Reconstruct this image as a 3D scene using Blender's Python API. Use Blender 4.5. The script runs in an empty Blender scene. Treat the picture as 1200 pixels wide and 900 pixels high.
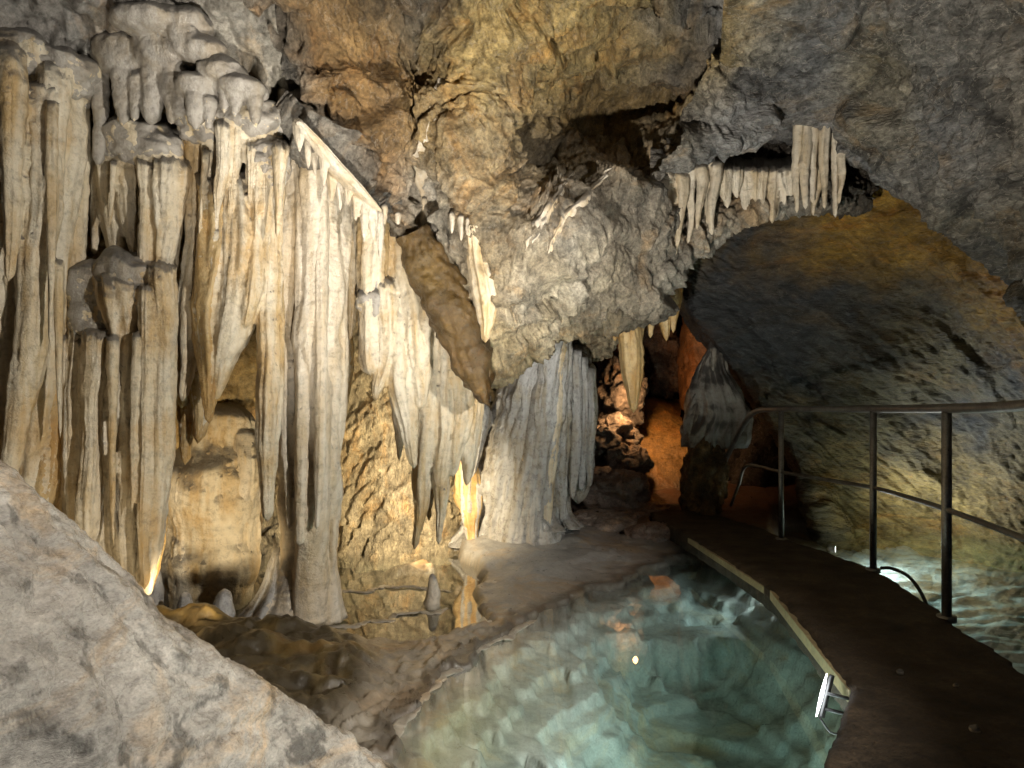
import bpy, math, random
import numpy as np
from mathutils import Vector

# ------------------------------------------------------------------ camera, world, exposure
sc = bpy.context.scene
col = sc.collection
F, CX, HY, CZ = 800.0, 600.0, 480.0, 1.30          # focal length in photo pixels, principal column, horizon row, eye height

cam = bpy.data.cameras.new('camera')
cam_ob = bpy.data.objects.new('camera', cam)
col.objects.link(cam_ob)
cam_ob.location = (0, 0, CZ)
cam_ob.rotation_euler = (math.radians(90), 0, 0)
cam.sensor_width = 36.0
cam.lens = 36.0 * F / 1200.0
cam.shift_y = 30.0 / 1200.0
cam.clip_start = 0.02
cam.clip_end = 200
sc.camera = cam_ob

world = bpy.data.worlds.new('World')
sc.world = world
world.use_nodes = True
world.node_tree.nodes['Background'].inputs[0].default_value = (0.75, 0.82, 1.0, 1)
world.node_tree.nodes['Background'].inputs[1].default_value = 0.008   # a cave: next to no sky light
sc.view_settings.view_transform = 'Standard'
sc.view_settings.look = 'None'
sc.view_settings.exposure = 0.0
sc.view_settings.gamma = 1.0
sc.cycles.use_denoising = True
try:
    sc.cycles.denoiser = 'OPENIMAGEDENOISE'
    sc.cycles.denoising_prefilter = 'ACCURATE'
except Exception:
    pass
sc.cycles.max_bounces = 6
sc.cycles.diffuse_bounces = 3
sc.cycles.use_adaptive_sampling = True
sc.cycles.adaptive_threshold = 0.03
sc.cycles.glossy_bounces = 4
sc.cycles.transparent_max_bounces = 12
sc.cycles.caustics_reflective = False
sc.cycles.caustics_refractive = False
sc.cycles.sample_clamp_indirect = 4.0


def P(px, py, Y):
    return np.array([(px - CX) / F * Y, Y, CZ - (py - HY) / F * Y])


# ------------------------------------------------------------------ noise (numpy)
_rng = np.random.RandomState(7)
_perm = _rng.permutation(256)
_perm = np.concatenate([_perm, _perm, _perm]).astype(np.int32)
_g = _rng.normal(size=(256, 3))
_g /= np.linalg.norm(_g, axis=1)[:, None]
_rv = _rng.rand(256, 6)


def perlin(p):
    p = np.asarray(p, dtype=np.float64)
    i = np.floor(p).astype(np.int64)
    f = p - i
    u = f * f * f * (f * (f * 6 - 15) + 10)
    i &= 255
    out = 0
    for dx in (0, 1):
        wx = u[:, 0] if dx else 1 - u[:, 0]
        a = _perm[i[:, 0] + dx]
        for dy in (0, 1):
            wy = u[:, 1] if dy else 1 - u[:, 1]
            b = _perm[a + i[:, 1] + dy]
            for dz in (0, 1):
                wz = u[:, 2] if dz else 1 - u[:, 2]
                h = _perm[b + i[:, 2] + dz] & 255
                g = _g[h]
                d = g[:, 0] * (f[:, 0] - dx) + g[:, 1] * (f[:, 1] - dy) + g[:, 2] * (f[:, 2] - dz)
                out = out + wx * wy * wz * d
    return out * 1.5


def fbm(p, octaves=4, gain=0.5, ridged=False):
    a, s, out = 1.0, 1.0, 0
    for k in range(octaves):
        n = perlin(p * s + 17.3 * k)
        if ridged:
            n = 1 - 2 * np.abs(n)
        out = out + a * n
        a *= gain
        s *= 2.03
    return out


def facets(p, tilt=0.6):
    """broken-rock relief: each Voronoi cell is a tilted plane"""
    i = np.floor(p).astype(np.int64)
    best = np.full(len(p), 1e9)
    sec = np.full(len(p), 1e9)
    val = np.zeros(len(p))
    for dx in (-1, 0, 1):
        for dy in (-1, 0, 1):
            for dz in (-1, 0, 1):
                c = i + np.array([dx, dy, dz])
                cm = c & 255
                h = _perm[_perm[_perm[cm[:, 0]] + cm[:, 1]] + cm[:, 2]] & 255
                r = _rv[h]
                d = p - (c + r[:, :3])
                dist = (d * d).sum(1)
                v = ((r[:, 3:6] - 0.5) * d).sum(1) * 2 * tilt + (r[:, 3] - 0.5)
                m = dist < best
                sec = np.where(m, best, np.minimum(sec, dist))
                val = np.where(m, v, val)
                best = np.where(m, dist, best)
    edge = np.sqrt(sec) - np.sqrt(best)
    return val, edge


def sstep(a, b, x):
    t = np.clip((x - a) / (b - a), 0, 1)
    return t * t * (3 - 2 * t)


# ------------------------------------------------------------------ mesh helpers
def link_mesh(name, V, Fc, mat, parent=None, colors=None, smooth=True):
    me = bpy.data.meshes.new(name)
    V = np.asarray(V, dtype=np.float32)
    Fc = np.asarray(Fc, dtype=np.int32)
    n = Fc.shape[1]
    me.vertices.add(len(V))
    me.vertices.foreach_set('co', V.ravel())
    me.loops.add(Fc.size)
    me.loops.foreach_set('vertex_index', Fc.ravel())
    me.polygons.add(len(Fc))
    me.polygons.foreach_set('loop_start', np.arange(0, Fc.size, n, dtype=np.int32))
    me.polygons.foreach_set('use_smooth', np.full(len(Fc), smooth))
    me.update(calc_edges=True)
    me.validate()
    if colors is not None:
        at = me.color_attributes.new('Col', 'FLOAT_COLOR', 'POINT')
        c4 = np.ones((len(V), 4), dtype=np.float32)
        c4[:, :3] = colors
        at.data.foreach_set('color', c4.ravel())
    ob = bpy.data.objects.new(name, me)
    me.materials.append(mat)
    col.objects.link(ob)
    if parent is not None:
        ob.parent = parent
        ob.matrix_parent_inverse = parent.matrix_basis.inverted()
    return ob


def link_poly(name, verts, faces, mat, parent=None, smooth=False, bevel=0.0):
    me = bpy.data.meshes.new(name)
    me.from_pydata([tuple(v) for v in verts], [], faces)
    me.update()
    for p in me.polygons:
        p.use_smooth = smooth
    me.materials.append(mat)
    ob = bpy.data.objects.new(name, me)
    col.objects.link(ob)
    if bevel:
        b = ob.modifiers.new('bevel', 'BEVEL')
        b.width = bevel
        b.segments = 2
    if parent is not None:
        ob.parent = parent
        ob.matrix_parent_inverse = parent.matrix_basis.inverted()
    return ob


def tag(o, label, cat, group=None):
    o['label'] = label
    o['category'] = cat
    if group:
        o['group'] = group
    return o


def structure(o):
    o['kind'] = 'structure'
    return o


def thing(name, loc, label, cat, group=None):
    o = bpy.data.objects.new(name, None)
    o.location = [float(v) for v in loc]
    o.empty_display_size = 0.1
    col.objects.link(o)
    return tag(o, label, cat, group)


def grid_faces(nv, nu, closed_u=False):
    a = np.arange(nv * nu).reshape(nv, nu)
    if closed_u:
        r = np.roll(a, -1, axis=1)
        q = np.stack([a[:-1], r[:-1], r[1:], a[1:]], -1)
    else:
        q = np.stack([a[:-1, :-1], a[:-1, 1:], a[1:, 1:], a[1:, :-1]], -1)
    return q.reshape(-1, 4)


def catmull(C, t):
    """C (n,k) control rows, t in [0,n-1]"""
    n = len(C)
    i = np.clip(np.floor(t).astype(int), 0, n - 2)
    f = (t - i)[:, None]
    p1, p2 = C[i], C[i + 1]
    p0 = np.where((i > 0)[:, None], C[np.maximum(i - 1, 0)], 2 * p1 - p2)
    p3 = np.where((i < n - 2)[:, None], C[np.minimum(i + 2, n - 1)], 2 * p2 - p1)
    return 0.5 * (2 * p1 + (p2 - p0) * f + (2 * p0 - 5 * p1 + 4 * p2 - p3) * f * f + (3 * p1 - p0 - 3 * p2 + p3) * f ** 3)


def surf(ctrl, nv, nu):
    """ctrl: rows x cols x k  -> nv x nu x k, Catmull-Rom both ways"""
    ctrl = np.asarray(ctrl, dtype=float)
    R, C, K = ctrl.shape
    def spread(n, grid):      # even spacing along the surface instead of along the control rows
        m = len(grid)
        t = np.linspace(0, m - 1, 400)
        f = catmull(grid.reshape(m, -1), t).reshape(400, -1, K)
        seg = np.linalg.norm(np.diff(f, axis=0), axis=2) / np.maximum(f[1:, :, 1], 1.5)
        seg = seg.max(axis=1) + 0.6 * seg.mean(axis=1)
        cum = np.concatenate([[0], np.cumsum(seg)])
        return np.interp(np.linspace(0, cum[-1], n), cum, t)
    tv = spread(nv, ctrl)
    tu = spread(nu, ctrl.transpose(1, 0, 2))
    a = catmull(ctrl.reshape(R, C * K), tv).reshape(nv, C, K)
    b = catmull(a.transpose(1, 0, 2).reshape(C, nv * K), tu).reshape(nu, nv, K)
    surf.tv, surf.tu = tv / (R - 1), tu / (C - 1)
    return b.transpose(1, 0, 2)


def normals(S):
    du = np.gradient(S, axis=1)
    dv = np.gradient(S, axis=0)
    n = np.cross(du, dv)
    return n / (np.linalg.norm(n, axis=2)[:, :, None] + 1e-9)


def bilerp(grid, v, u):
    grid = np.asarray(grid, float)
    R, C, _ = grid.shape
    v = np.clip(v, 0, 1) * (R - 1)
    u = np.clip(u, 0, 1) * (C - 1)
    i = np.minimum(v.astype(int), R - 2)
    j = np.minimum(u.astype(int), C - 2)
    fv, fu = (v - i)[:, None], (u - j)[:, None]
    return (grid[i, j] * (1 - fv) * (1 - fu) + grid[i + 1, j] * fv * (1 - fu) + grid[i, j + 1] * (1 - fv) * fu + grid[i + 1, j + 1] * fv * fu)


def rock_patch(name, px_ctrl, nv, nu, mat, relief, colgrid, flip=True, warp=0.05, seed=0, fold_color=True, parent=None):
    """a rock face laid through control points (photo column, row, distance) with broken relief in world space"""
    W = np.array([[P(*c) for c in row] for row in px_ctrl])
    S = surf(W, nv, nu)
    N = normals(S)
    if flip:
        N = -N
    flat = S.reshape(-1, 3)
    n = N.reshape(-1, 3)
    # towards camera side
    toward = np.array([0, 0, CZ]) - flat
    sgn = np.sign((n * toward).sum(1))
    sgn = np.where(np.median(sgn) < 0, -1.0, 1.0)
    n = n * sgn
    h, hc = relief(flat)
    out = flat + n * h[:, None]
    g = out.reshape(nv, nu, 3)      # relax cells that the relief has torn open
    for _ in range(8):
        e = np.zeros((nv, nu))
        dv = np.linalg.norm(np.diff(g, axis=0), axis=2)
        du = np.linalg.norm(np.diff(g, axis=1), axis=2)
        e[:-1] = np.maximum(e[:-1], dv)
        e[1:] = np.maximum(e[1:], dv)
        e[:, :-1] = np.maximum(e[:, :-1], du)
        e[:, 1:] = np.maximum(e[:, 1:], du)
        e = e / np.maximum(g[..., 1], 0.5)
        w = 0.8 * sstep(2.2, 5.0, e / np.median(e))
        lap = g.copy()
        lap[1:-1, 1:-1] = (g[:-2, 1:-1] + g[2:, 1:-1] + g[1:-1, :-2] + g[1:-1, 2:]) / 4
        g = g * (1 - w[..., None]) + lap * w[..., None]
    out = g.reshape(-1, 3)
    vv, uu = np.meshgrid(surf.tv, surf.tu, indexing='ij')
    q = flat * 2.2 + seed
    wv = fbm(q + 5, 4, 0.6) * warp
    wu = fbm(q + 31, 4, 0.6) * warp
    c = bilerp(colgrid, vv.ravel() + wv, uu.ravel() + wu)
    c = c * hc[:, None] if hc is not None else c
    faces = grid_faces(nv, nu)
    return link_mesh(name, out, faces, mat, parent, colors=np.clip(c, 0.005, 0.9))


def relief_rough(big=0.18, block=0.10, med=0.05, fine=0.015, seed=0, bs=3.0, shear=None, crk=1.0):
    def f(p):
        q = p + seed
        if shear is not None:      # bedding: relief drawn out along one direction of the rock face
            ang, stretch = shear
            ca, sa = math.cos(ang), math.sin(ang)
            along = q[:, 0] * ca + q[:, 2] * sa
            across = -q[:, 0] * sa + q[:, 2] * ca
            q = np.stack([along / stretch, q[:, 1], across * 1.2], 1)
        d = fbm(q * 1.1, 3) * big
        w = q + 0.12 * np.stack([perlin(q * 3 + 9), perlin(q * 3 + 40), perlin(q * 3 + 77)], 1)
        v1, e1 = facets(w * bs * np.array([1, 1, 1.2]))
        v2, e2 = facets(w * bs * 2.7 + 11)
        d = d + v1 * block + v2 * block * 0.30
        d = d + fbm(q * 7, 3, 0.55, True) * med * 0.5 + fbm(q * 22, 3, 0.6) * fine
        crack = crk * (-0.40 * block * (1 - sstep(0, 0.08, e1)) - 0.10 * block * (1 - sstep(0, 0.10, e2)))
        tone = 0.85 + 0.30 * (_cellrand(w * bs * 2.7 + 11)) + 0.0 * v1
        return d + crack, tone
    return f


def _cellrand(p):
    v, e = facets(p, 0.0)
    return v


def relief_flow(big=0.1, lump=0.05, fine=0.008, seed=0):
    def f(p):
        q = p + seed
        d = fbm(q * np.array([1.2, 1.2, 0.8]), 3) * big
        d = d + np.abs(perlin(q * np.array([7, 7, 9]))) * lump + np.abs(perlin(q * np.array([15, 15, 17]) + 4)) * lump * 0.45
        d = d + fbm(q * 26, 3) * fine
        return d, None
    return f


# ------------------------------------------------------------------ materials
def new_mat(name):
    m = bpy.data.materials.new(name)
    m.use_nodes = True
    nt = m.node_tree
    for n in list(nt.nodes):
        nt.nodes.remove(n)
    out = nt.nodes.new('ShaderNodeOutputMaterial')
    return m, nt, out


def N_(nt, kind, **kw):
    n = nt.nodes.new(kind)
    for k, v in kw.items():
        if k in n.inputs:
            n.inputs[k].default_value = v
        else:
            setattr(n, k, v)
    return n


def ramp(nt, fac, stops):
    r = nt.nodes.new('ShaderNodeValToRGB')
    e = r.color_ramp.elements
    while len(e) < len(stops):
        e.new(0.5)
    for el, (pos, c) in zip(e, stops):
        el.position = pos
        el.color = (c[0], c[1], c[2], 1) if not isinstance(c, (int, float)) else (c, c, c, 1)
    nt.links.new(fac, r.inputs[0])
    return r.outputs[0]


def mixc(nt, fac, a, b, mode='MIX'):
    m = nt.nodes.new('ShaderNodeMix')
    m.data_type = 'RGBA'
    m.blend_type = mode
    for sock, val in ((m.inputs[0], fac), (m.inputs[6], a), (m.inputs[7], b)):
        if hasattr(val, 'is_linked') or isinstance(val, bpy.types.NodeSocket):
            nt.links.new(val, sock)
        elif isinstance(val, (int, float)):
            sock.default_value = val
        else:
            sock.default_value = (val[0], val[1], val[2], 1)
    return m.outputs[2]


def noise(nt, vec, scale, detail=6, rough=0.6, dist=0.0):
    n = N_(nt, 'ShaderNodeTexNoise', Scale=scale, Detail=detail, Roughness=rough, Distortion=dist)
    nt.links.new(vec, n.inputs['Vector'])
    return n.outputs['Fac']


def mapping(nt, vec, scale, rot=(0, 0, 0)):
    m = nt.nodes.new('ShaderNodeMapping')
    m.inputs['Scale'].default_value = scale
    m.inputs['Rotation'].default_value = rot
    nt.links.new(vec, m.inputs['Vector'])
    return m.outputs[0]


def math_(nt, op, a, b=None, clamp=False):
    m = nt.nodes.new('ShaderNodeMath')
    m.operation = op
    m.use_clamp = clamp
    for s, v in ((m.inputs[0], a), (m.inputs[1], b)):
        if v is None:
            continue
        if isinstance(v, (int, float)):
            s.default_value = v
        else:
            nt.links.new(v, s)
    return m.outputs[0]


def rock_material(name, bump=0.03, rough=(0.45, 0.8), streak=None, vein=0.35, wet=0.0, contrast=1.0, grain=1.0, gscale=60.0):
    m, nt, out = new_mat(name)
    L = nt.links
    pos = N_(nt, 'ShaderNodeNewGeometry').outputs['Position']
    v = pos if streak is None else mapping(nt, pos, streak[0], streak[1])
    att = N_(nt, 'ShaderNodeVertexColor', layer_name='Col').outputs[0]
    n1 = noise(nt, v, 3.0, 8, 0.65, 0.6)
    n2 = noise(nt, v, 14.0, 8, 0.7, 0.3)
    n3 = noise(nt, v, gscale, 7, 0.75)
    t1 = ramp(nt, n1, [(0.30, 1 - 0.62 * contrast), (0.50, 1.0), (0.70, 1 + 0.5 * contrast)])
    t2 = ramp(nt, n2, [(0.32, 1 - 0.60 * contrast), (0.52, 1.0), (0.72, 1 + 0.55 * contrast)])
    t3 = ramp(nt, n3, [(0.30, 1 - 0.5 * grain), (0.5, 1.0), (0.70, 1 + 0.4 * grain)])
    c = mixc(nt, 1.0, att, t1, 'MULTIPLY')
    c = mixc(nt, 1.0, c, t2, 'MULTIPLY')
    c = mixc(nt, 1.0, c, t3, 'MULTIPLY')
    # rust and ochre staining
    o = noise(nt, v, 1.7, 5, 0.7, 1.0)
    om = ramp(nt, o, [(0.52, 0.0), (0.66, 0.55)])
    c = mixc(nt, om, c, mixc(nt, 1.0, c, (1.35, 0.92, 0.45), 'MULTIPLY'))
    # pale calcite veins
    if vein:
        w = noise(nt, v, 4.5, 4, 0.6, 1.6)
        w = math_(nt, 'SUBTRACT', w, 0.5)
        w = math_(nt, 'ABSOLUTE', w)
        vm = ramp(nt, w, [(0.0, vein), (0.012, 0.0)])
        c = mixc(nt, vm, c, (0.55, 0.50, 0.42))
    b = N_(nt, 'ShaderNodeBsdfPrincipled')
    L.new(c, b.inputs['Base Color'])
    rr = ramp(nt, n2, [(0.35, rough[0]), (0.65, rough[1])])
    L.new(rr, b.inputs['Roughness'])
    b.inputs['Specular IOR Level'].default_value = 0.45
    if wet:
        b.inputs['Coat Weight'].default_value = wet
        b.inputs['Coat Roughness'].default_value = 0.18 if wet < 0.9 else 0.10
    vo = N_(nt, 'ShaderNodeTexVoronoi', Scale=22.0)
    vo.feature = 'F1'
    L.new(v, vo.inputs['Vector'])
    hsum = math_(nt, 'MULTIPLY', vo.outputs['Distance'], 0.35)
    hsum = math_(nt, 'ADD', hsum, math_(nt, 'MULTIPLY', n2, 1.1))
    hsum = math_(nt, 'ADD', hsum, math_(nt, 'MULTIPLY', n3, 0.30))
    bp = N_(nt, 'ShaderNodeBump', Strength=1.0, Distance=bump)
    L.new(hsum, bp.inputs['Height'])
    L.new(bp.outputs[0], b.inputs['Normal'])
    if wet:
        L.new(bp.outputs[0], b.inputs['Coat Normal'])
    L.new(b.outputs[0], out.inputs['Surface'])
    return m


def calcite_material(name, white, cream, amber, grey, amber_amt=0.5, dirt=0.8, sss=0.0, bump=0.013, rough=0.32, streak_z=0.5):
    m, nt, out = new_mat(name)
    L = nt.links
    geo = N_(nt, 'ShaderNodeNewGeometry')
    pos = geo.outputs['Position']
    vs = mapping(nt, pos, (9, 9, streak_z * 2))
    n1 = noise(nt, vs, 1.0, 6, 0.6, 0.4)
    n2 = noise(nt, pos, 2.3, 6, 0.65, 0.6)
    n3 = noise(nt, pos, 24.0, 6, 0.7)
    n4 = noise(nt, pos, 110.0, 3, 0.6)
    c = mixc(nt, ramp(nt, n1, [(0.36, 0.0), (0.62, 1.0)]), cream, white)
    am = math_(nt, 'ADD', math_(nt, 'MULTIPLY', n1, -0.8), n2)
    am = ramp(nt, am, [(0.08, 0.0), (0.30, amber_amt)])
    c = mixc(nt, am, c, amber)
    # banded growth rings
    band = noise(nt, mapping(nt, pos, (1.5, 1.5, 16)), 1.0, 4, 0.6, 0.3)
    c = mixc(nt, 1.0, c, ramp(nt, band, [(0.3, 0.90), (0.55, 1.0), (0.75, 1.04)]), 'MULTIPLY')
    c = mixc(nt, 1.0, c, ramp(nt, n3, [(0.30, 0.62), (0.5, 1.0), (0.75, 1.12)]), 'MULTIPLY')
    # grey clay film lying on ledges and upward slopes
    sx = N_(nt, 'ShaderNodeSeparateXYZ')
    L.new(geo.outputs['Normal'], sx.inputs[0])
    up = math_(nt, 'ADD', sx.outputs['Z'], math_(nt, 'MULTIPLY', math_(nt, 'SUBTRACT', n2, 0.5), 1.2))
    up = math_(nt, 'ADD', up, math_(nt, 'MULTIPLY', math_(nt, 'SUBTRACT', n3, 0.5), 0.5))
    dm = ramp(nt, up, [(0.17, 0.0), (0.42, dirt)])
    c = mixc(nt, dm, c, grey)
    b = N_(nt, 'ShaderNodeBsdfPrincipled')
    L.new(c, b.inputs['Base Color'])
    L.new(ramp(nt, n3, [(0.35, rough), (0.7, rough + 0.25)]), b.inputs['Roughness'])
    b.inputs['Specular IOR Level'].default_value = 0.5
    b.inputs['Coat Weight'].default_value = 0.5
    b.inputs['Coat Roughness'].default_value = 0.16
    if sss:
        b.inputs['Subsurface Weight'].default_value = sss
        b.inputs['Subsurface Radius'].default_value = (1.0, 0.6, 0.25)
        b.inputs['Subsurface Scale'].default_value = 0.03
    h = math_(nt, 'ADD', math_(nt, 'MULTIPLY', n3, 1.0), math_(nt, 'MULTIPLY', n4, 0.30))
    h = math_(nt, 'ADD', h, math_(nt, 'MULTIPLY', band, 0.35))
    bp = N_(nt, 'ShaderNodeBump', Strength=1.0, Distance=bump)
    L.new(h, bp.inputs['Height'])
    L.new(bp.outputs[0], b.inputs['Normal'])
    L.new(bp.outputs[0], b.inputs['Coat Normal'])
    L.new(b.outputs[0], out.inputs['Surface'])
    return m


def plain_material(name, color, rough=0.5, metal=0.0, bump=0.0, scale=60, var=0.3, emit=None, coat=0.0):
    m, nt, out = new_mat(name)
    L = nt.links
    pos = N_(nt, 'ShaderNodeNewGeometry').outputs['Position']
    n = noise(nt, pos, scale, 6, 0.65)
    n2 = noise(nt, pos, scale * 0.12, 5, 0.6)
    c = mixc(nt, 1.0, color, ramp(nt, n, [(0.3, 1 - var), (0.7, 1 + var)]), 'MULTIPLY')
    c = mixc(nt, 1.0, c, ramp(nt, n2, [(0.3, 1 - var), (0.7, 1 + var)]), 'MULTIPLY')
    b = N_(nt, 'ShaderNodeBsdfPrincipled', Metallic=metal)
    L.new(c, b.inputs['Base Color'])
    L.new(ramp(nt, n, [(0.3, max(rough - 0.12, 0.05)), (0.7, min(rough + 0.15, 1))]), b.inputs['Roughness'])
    b.inputs['Coat Weight'].default_value = coat
    if emit:
        b.inputs['Emission Color'].default_value = (*emit[0], 1)
        b.inputs['Emission Strength'].default_value = emit[1]
    if bump:
        bp = N_(nt, 'ShaderNodeBump', Strength=1.0, Distance=bump)
        L.new(n, bp.inputs['Height'])
        L.new(bp.outputs[0], b.inputs['Normal'])
    L.new(b.outputs[0], out.inputs['Surface'])
    return m


M_ceiling = rock_material('ceiling_rock', bump=0.035, vein=0.25)
M_vault = rock_material('vault_rock', contrast=1.25, bump=0.042, streak=((1.0, 1.0, 2.2), (0.0, math.radians(28), 0.0)), vein=0.5)
M_wall = rock_material('wall_rock', contrast=0.85, bump=0.024, streak=((0.8, 1.0, 2.4), (0.0, math.radians(38), 0.0)), vein=0.15, rough=(0.35, 0.7), wet=0.25)
M_crystal = rock_material('crystal_rock', bump=0.045, streak=((2.2, 1.0, 0.8), (0.0, math.radians(25), 0.0)), vein=0.2, contrast=0.9)
M_flow = rock_material('flow_rock', bump=0.018, vein=0.0, rough=(0.25, 0.55), wet=0.3, contrast=0.75)
M_mound = rock_material('mound_rock', bump=0.014, streak=((1.0, 1.0, 2.0), (0.0, math.radians(-40), 0.0)), vein=0.0, rough=(0.16, 0.42), wet=1.0, contrast=0.55, grain=0.8, gscale=95.0)
M_floor = rock_material('floor_rock', bump=0.008, vein=0.0, rough=(0.25, 0.6), wet=0.6, contrast=0.30, grain=0.35)
M_calcite = calcite_material('cream_calcite', (0.70, 0.63, 0.50), (0.58, 0.46, 0.28), (0.50, 0.30, 0.09), (0.10, 0.095, 0.09), dirt=0.85, amber_amt=0.6)
M_white = calcite_material('white_calcite', (0.66, 0.60, 0.50), (0.56, 0.46, 0.32), (0.50, 0.35, 0.15), (0.16, 0.15, 0.14), amber_amt=0.3)
M_amber = calcite_material('amber_calcite', (0.56, 0.42, 0.22), (0.46, 0.29, 0.10), (0.38, 0.19, 0.035), (0.16, 0.14, 0.12), amber_amt=0.7)
M_greyflow = calcite_material('grey_calcite', (0.46, 0.46, 0.46), (0.30, 0.285, 0.26), (0.38, 0.29, 0.15), (0.17, 0.165, 0.16), amber_amt=0.45, rough=0.2, dirt=0.5)
M_clay = calcite_material('clay_grey_calcite', (0.42, 0.39, 0.35), (0.32, 0.29, 0.245), (0.38, 0.28, 0.15), (0.10, 0.094, 0.088), amber_amt=0.35, dirt=0.9)
M_brownblade = calcite_material('brown_calcite', (0.22, 0.14, 0.04), (0.12, 0.068, 0.016), (0.085, 0.04, 0.01), (0.05, 0.04, 0.03), rough=0.2, sss=0.0, bump=0.014)
M_metal = plain_material('galvanised_steel', (0.30, 0.29, 0.27), 0.38, 0.85, 0.001, 90, 0.25)
M_black = plain_material('black_rubber', (0.015, 0.015, 0.015), 0.5, 0, 0.0005, 80)
M_housing = plain_material('lamp_housing', (0.08, 0.08, 0.085), 0.4, 0.6, 0.0005, 80)
M_beam = plain_material('pale_timber', (0.40, 0.33, 0.19), 0.55, 0, 0.004, 40, 0.3)
M_path = plain_material('path_concrete', (0.072, 0.052, 0.034), 0.72, 0, 0.02, 46, 0.62)


# ------------------------------------------------------------------ the cave floor: one world-space height field
def poly_sdf(x, y, poly):
    """signed distance to polygon, positive inside"""
    poly = np.asarray(poly, float)
    d = np.full(x.shape, 1e9)
    inside = np.zeros(x.shape, bool)
    n = len(poly)
    for i in range(n):
        ax, ay = poly[i]
        bx, by = poly[(i + 1) % n]
        ex, ey = bx - ax, by - ay
        t = np.clip(((x - ax) * ex + (y - ay) * ey) / (ex * ex + ey * ey), 0, 1)
        d = np.minimum(d, np.hypot(x - ax - t * ex, y - ay - t * ey))
        cond = ((ay > y) != (by > y)) & (x < (bx - ax) * (y - ay) / (by - ay + 1e-12) + ax)
        inside ^= cond
    return np.where(inside, d, -d)


MAIN_POOL = [(-0.75, 1.0), (-0.56, 2.3), (-0.50, 2.60), (-0.36, 3.25), (-0.05, 3.95), (0.42, 4.70), (0.95, 5.30), (1.52, 5.95),
             (1.9, 5.2), (2.0, 4.0), (1.8, 2.6), (1.5, 1.0)]
BASIN = [(0.40, 3.94), (0.62, 4.42), (0.95, 4.66), (1.40, 4.62), (1.9, 4.25), (1.8, 2.2), (1.0, 1.9), (0.35, 2.2), (0.10, 2.75), (0.12, 3.4)]
BACK_POOL = [(-3.4, 4.3), (-3.2, 7), (-0.5, 7), (-0.40, 5.9), (-0.12, 5.2), (-0.25, 4.75), (-0.12, 4.15), (-0.40, 3.85), (-0.80, 3.74), (-1.10, 3.98), (-1.75, 4.10), (-2.2, 4.3)]
MOUND = [(-2.4, 4.05), (-1.75, 4.05), (-1.12, 3.98), (-0.80, 3.78), (-0.62, 3.45), (-0.62, 2.95), (-0.70, 2.55), (-1.7, 2.6), (-2.6, 3.2)]
RIGHT_POOL = [(2.05, 1.0), (2.0, 2.75), (2.16, 3.44), (2.36, 4.47), (2.2, 5.45), (2.25, 5.9), (2.9, 7.6), (9, 9), (9, 1)]
PATH_L = [(0.60, 1.20), (0.91, 2.0), (1.28, 2.585), (1.43, 3.35), (1.525, 4.0), (1.52, 5.0), (1.46, 6.0), (1.40, 6.7), (1.46, 7.6)]
PATH_R = [(1.55, 1.20), (1.85, 2.0), (2.06, 2.75), (2.19, 3.40), (2.40, 4.47), (2.24, 5.53), (2.22, 6.2), (2.05, 6.9), (2.10, 7.6)]


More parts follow.
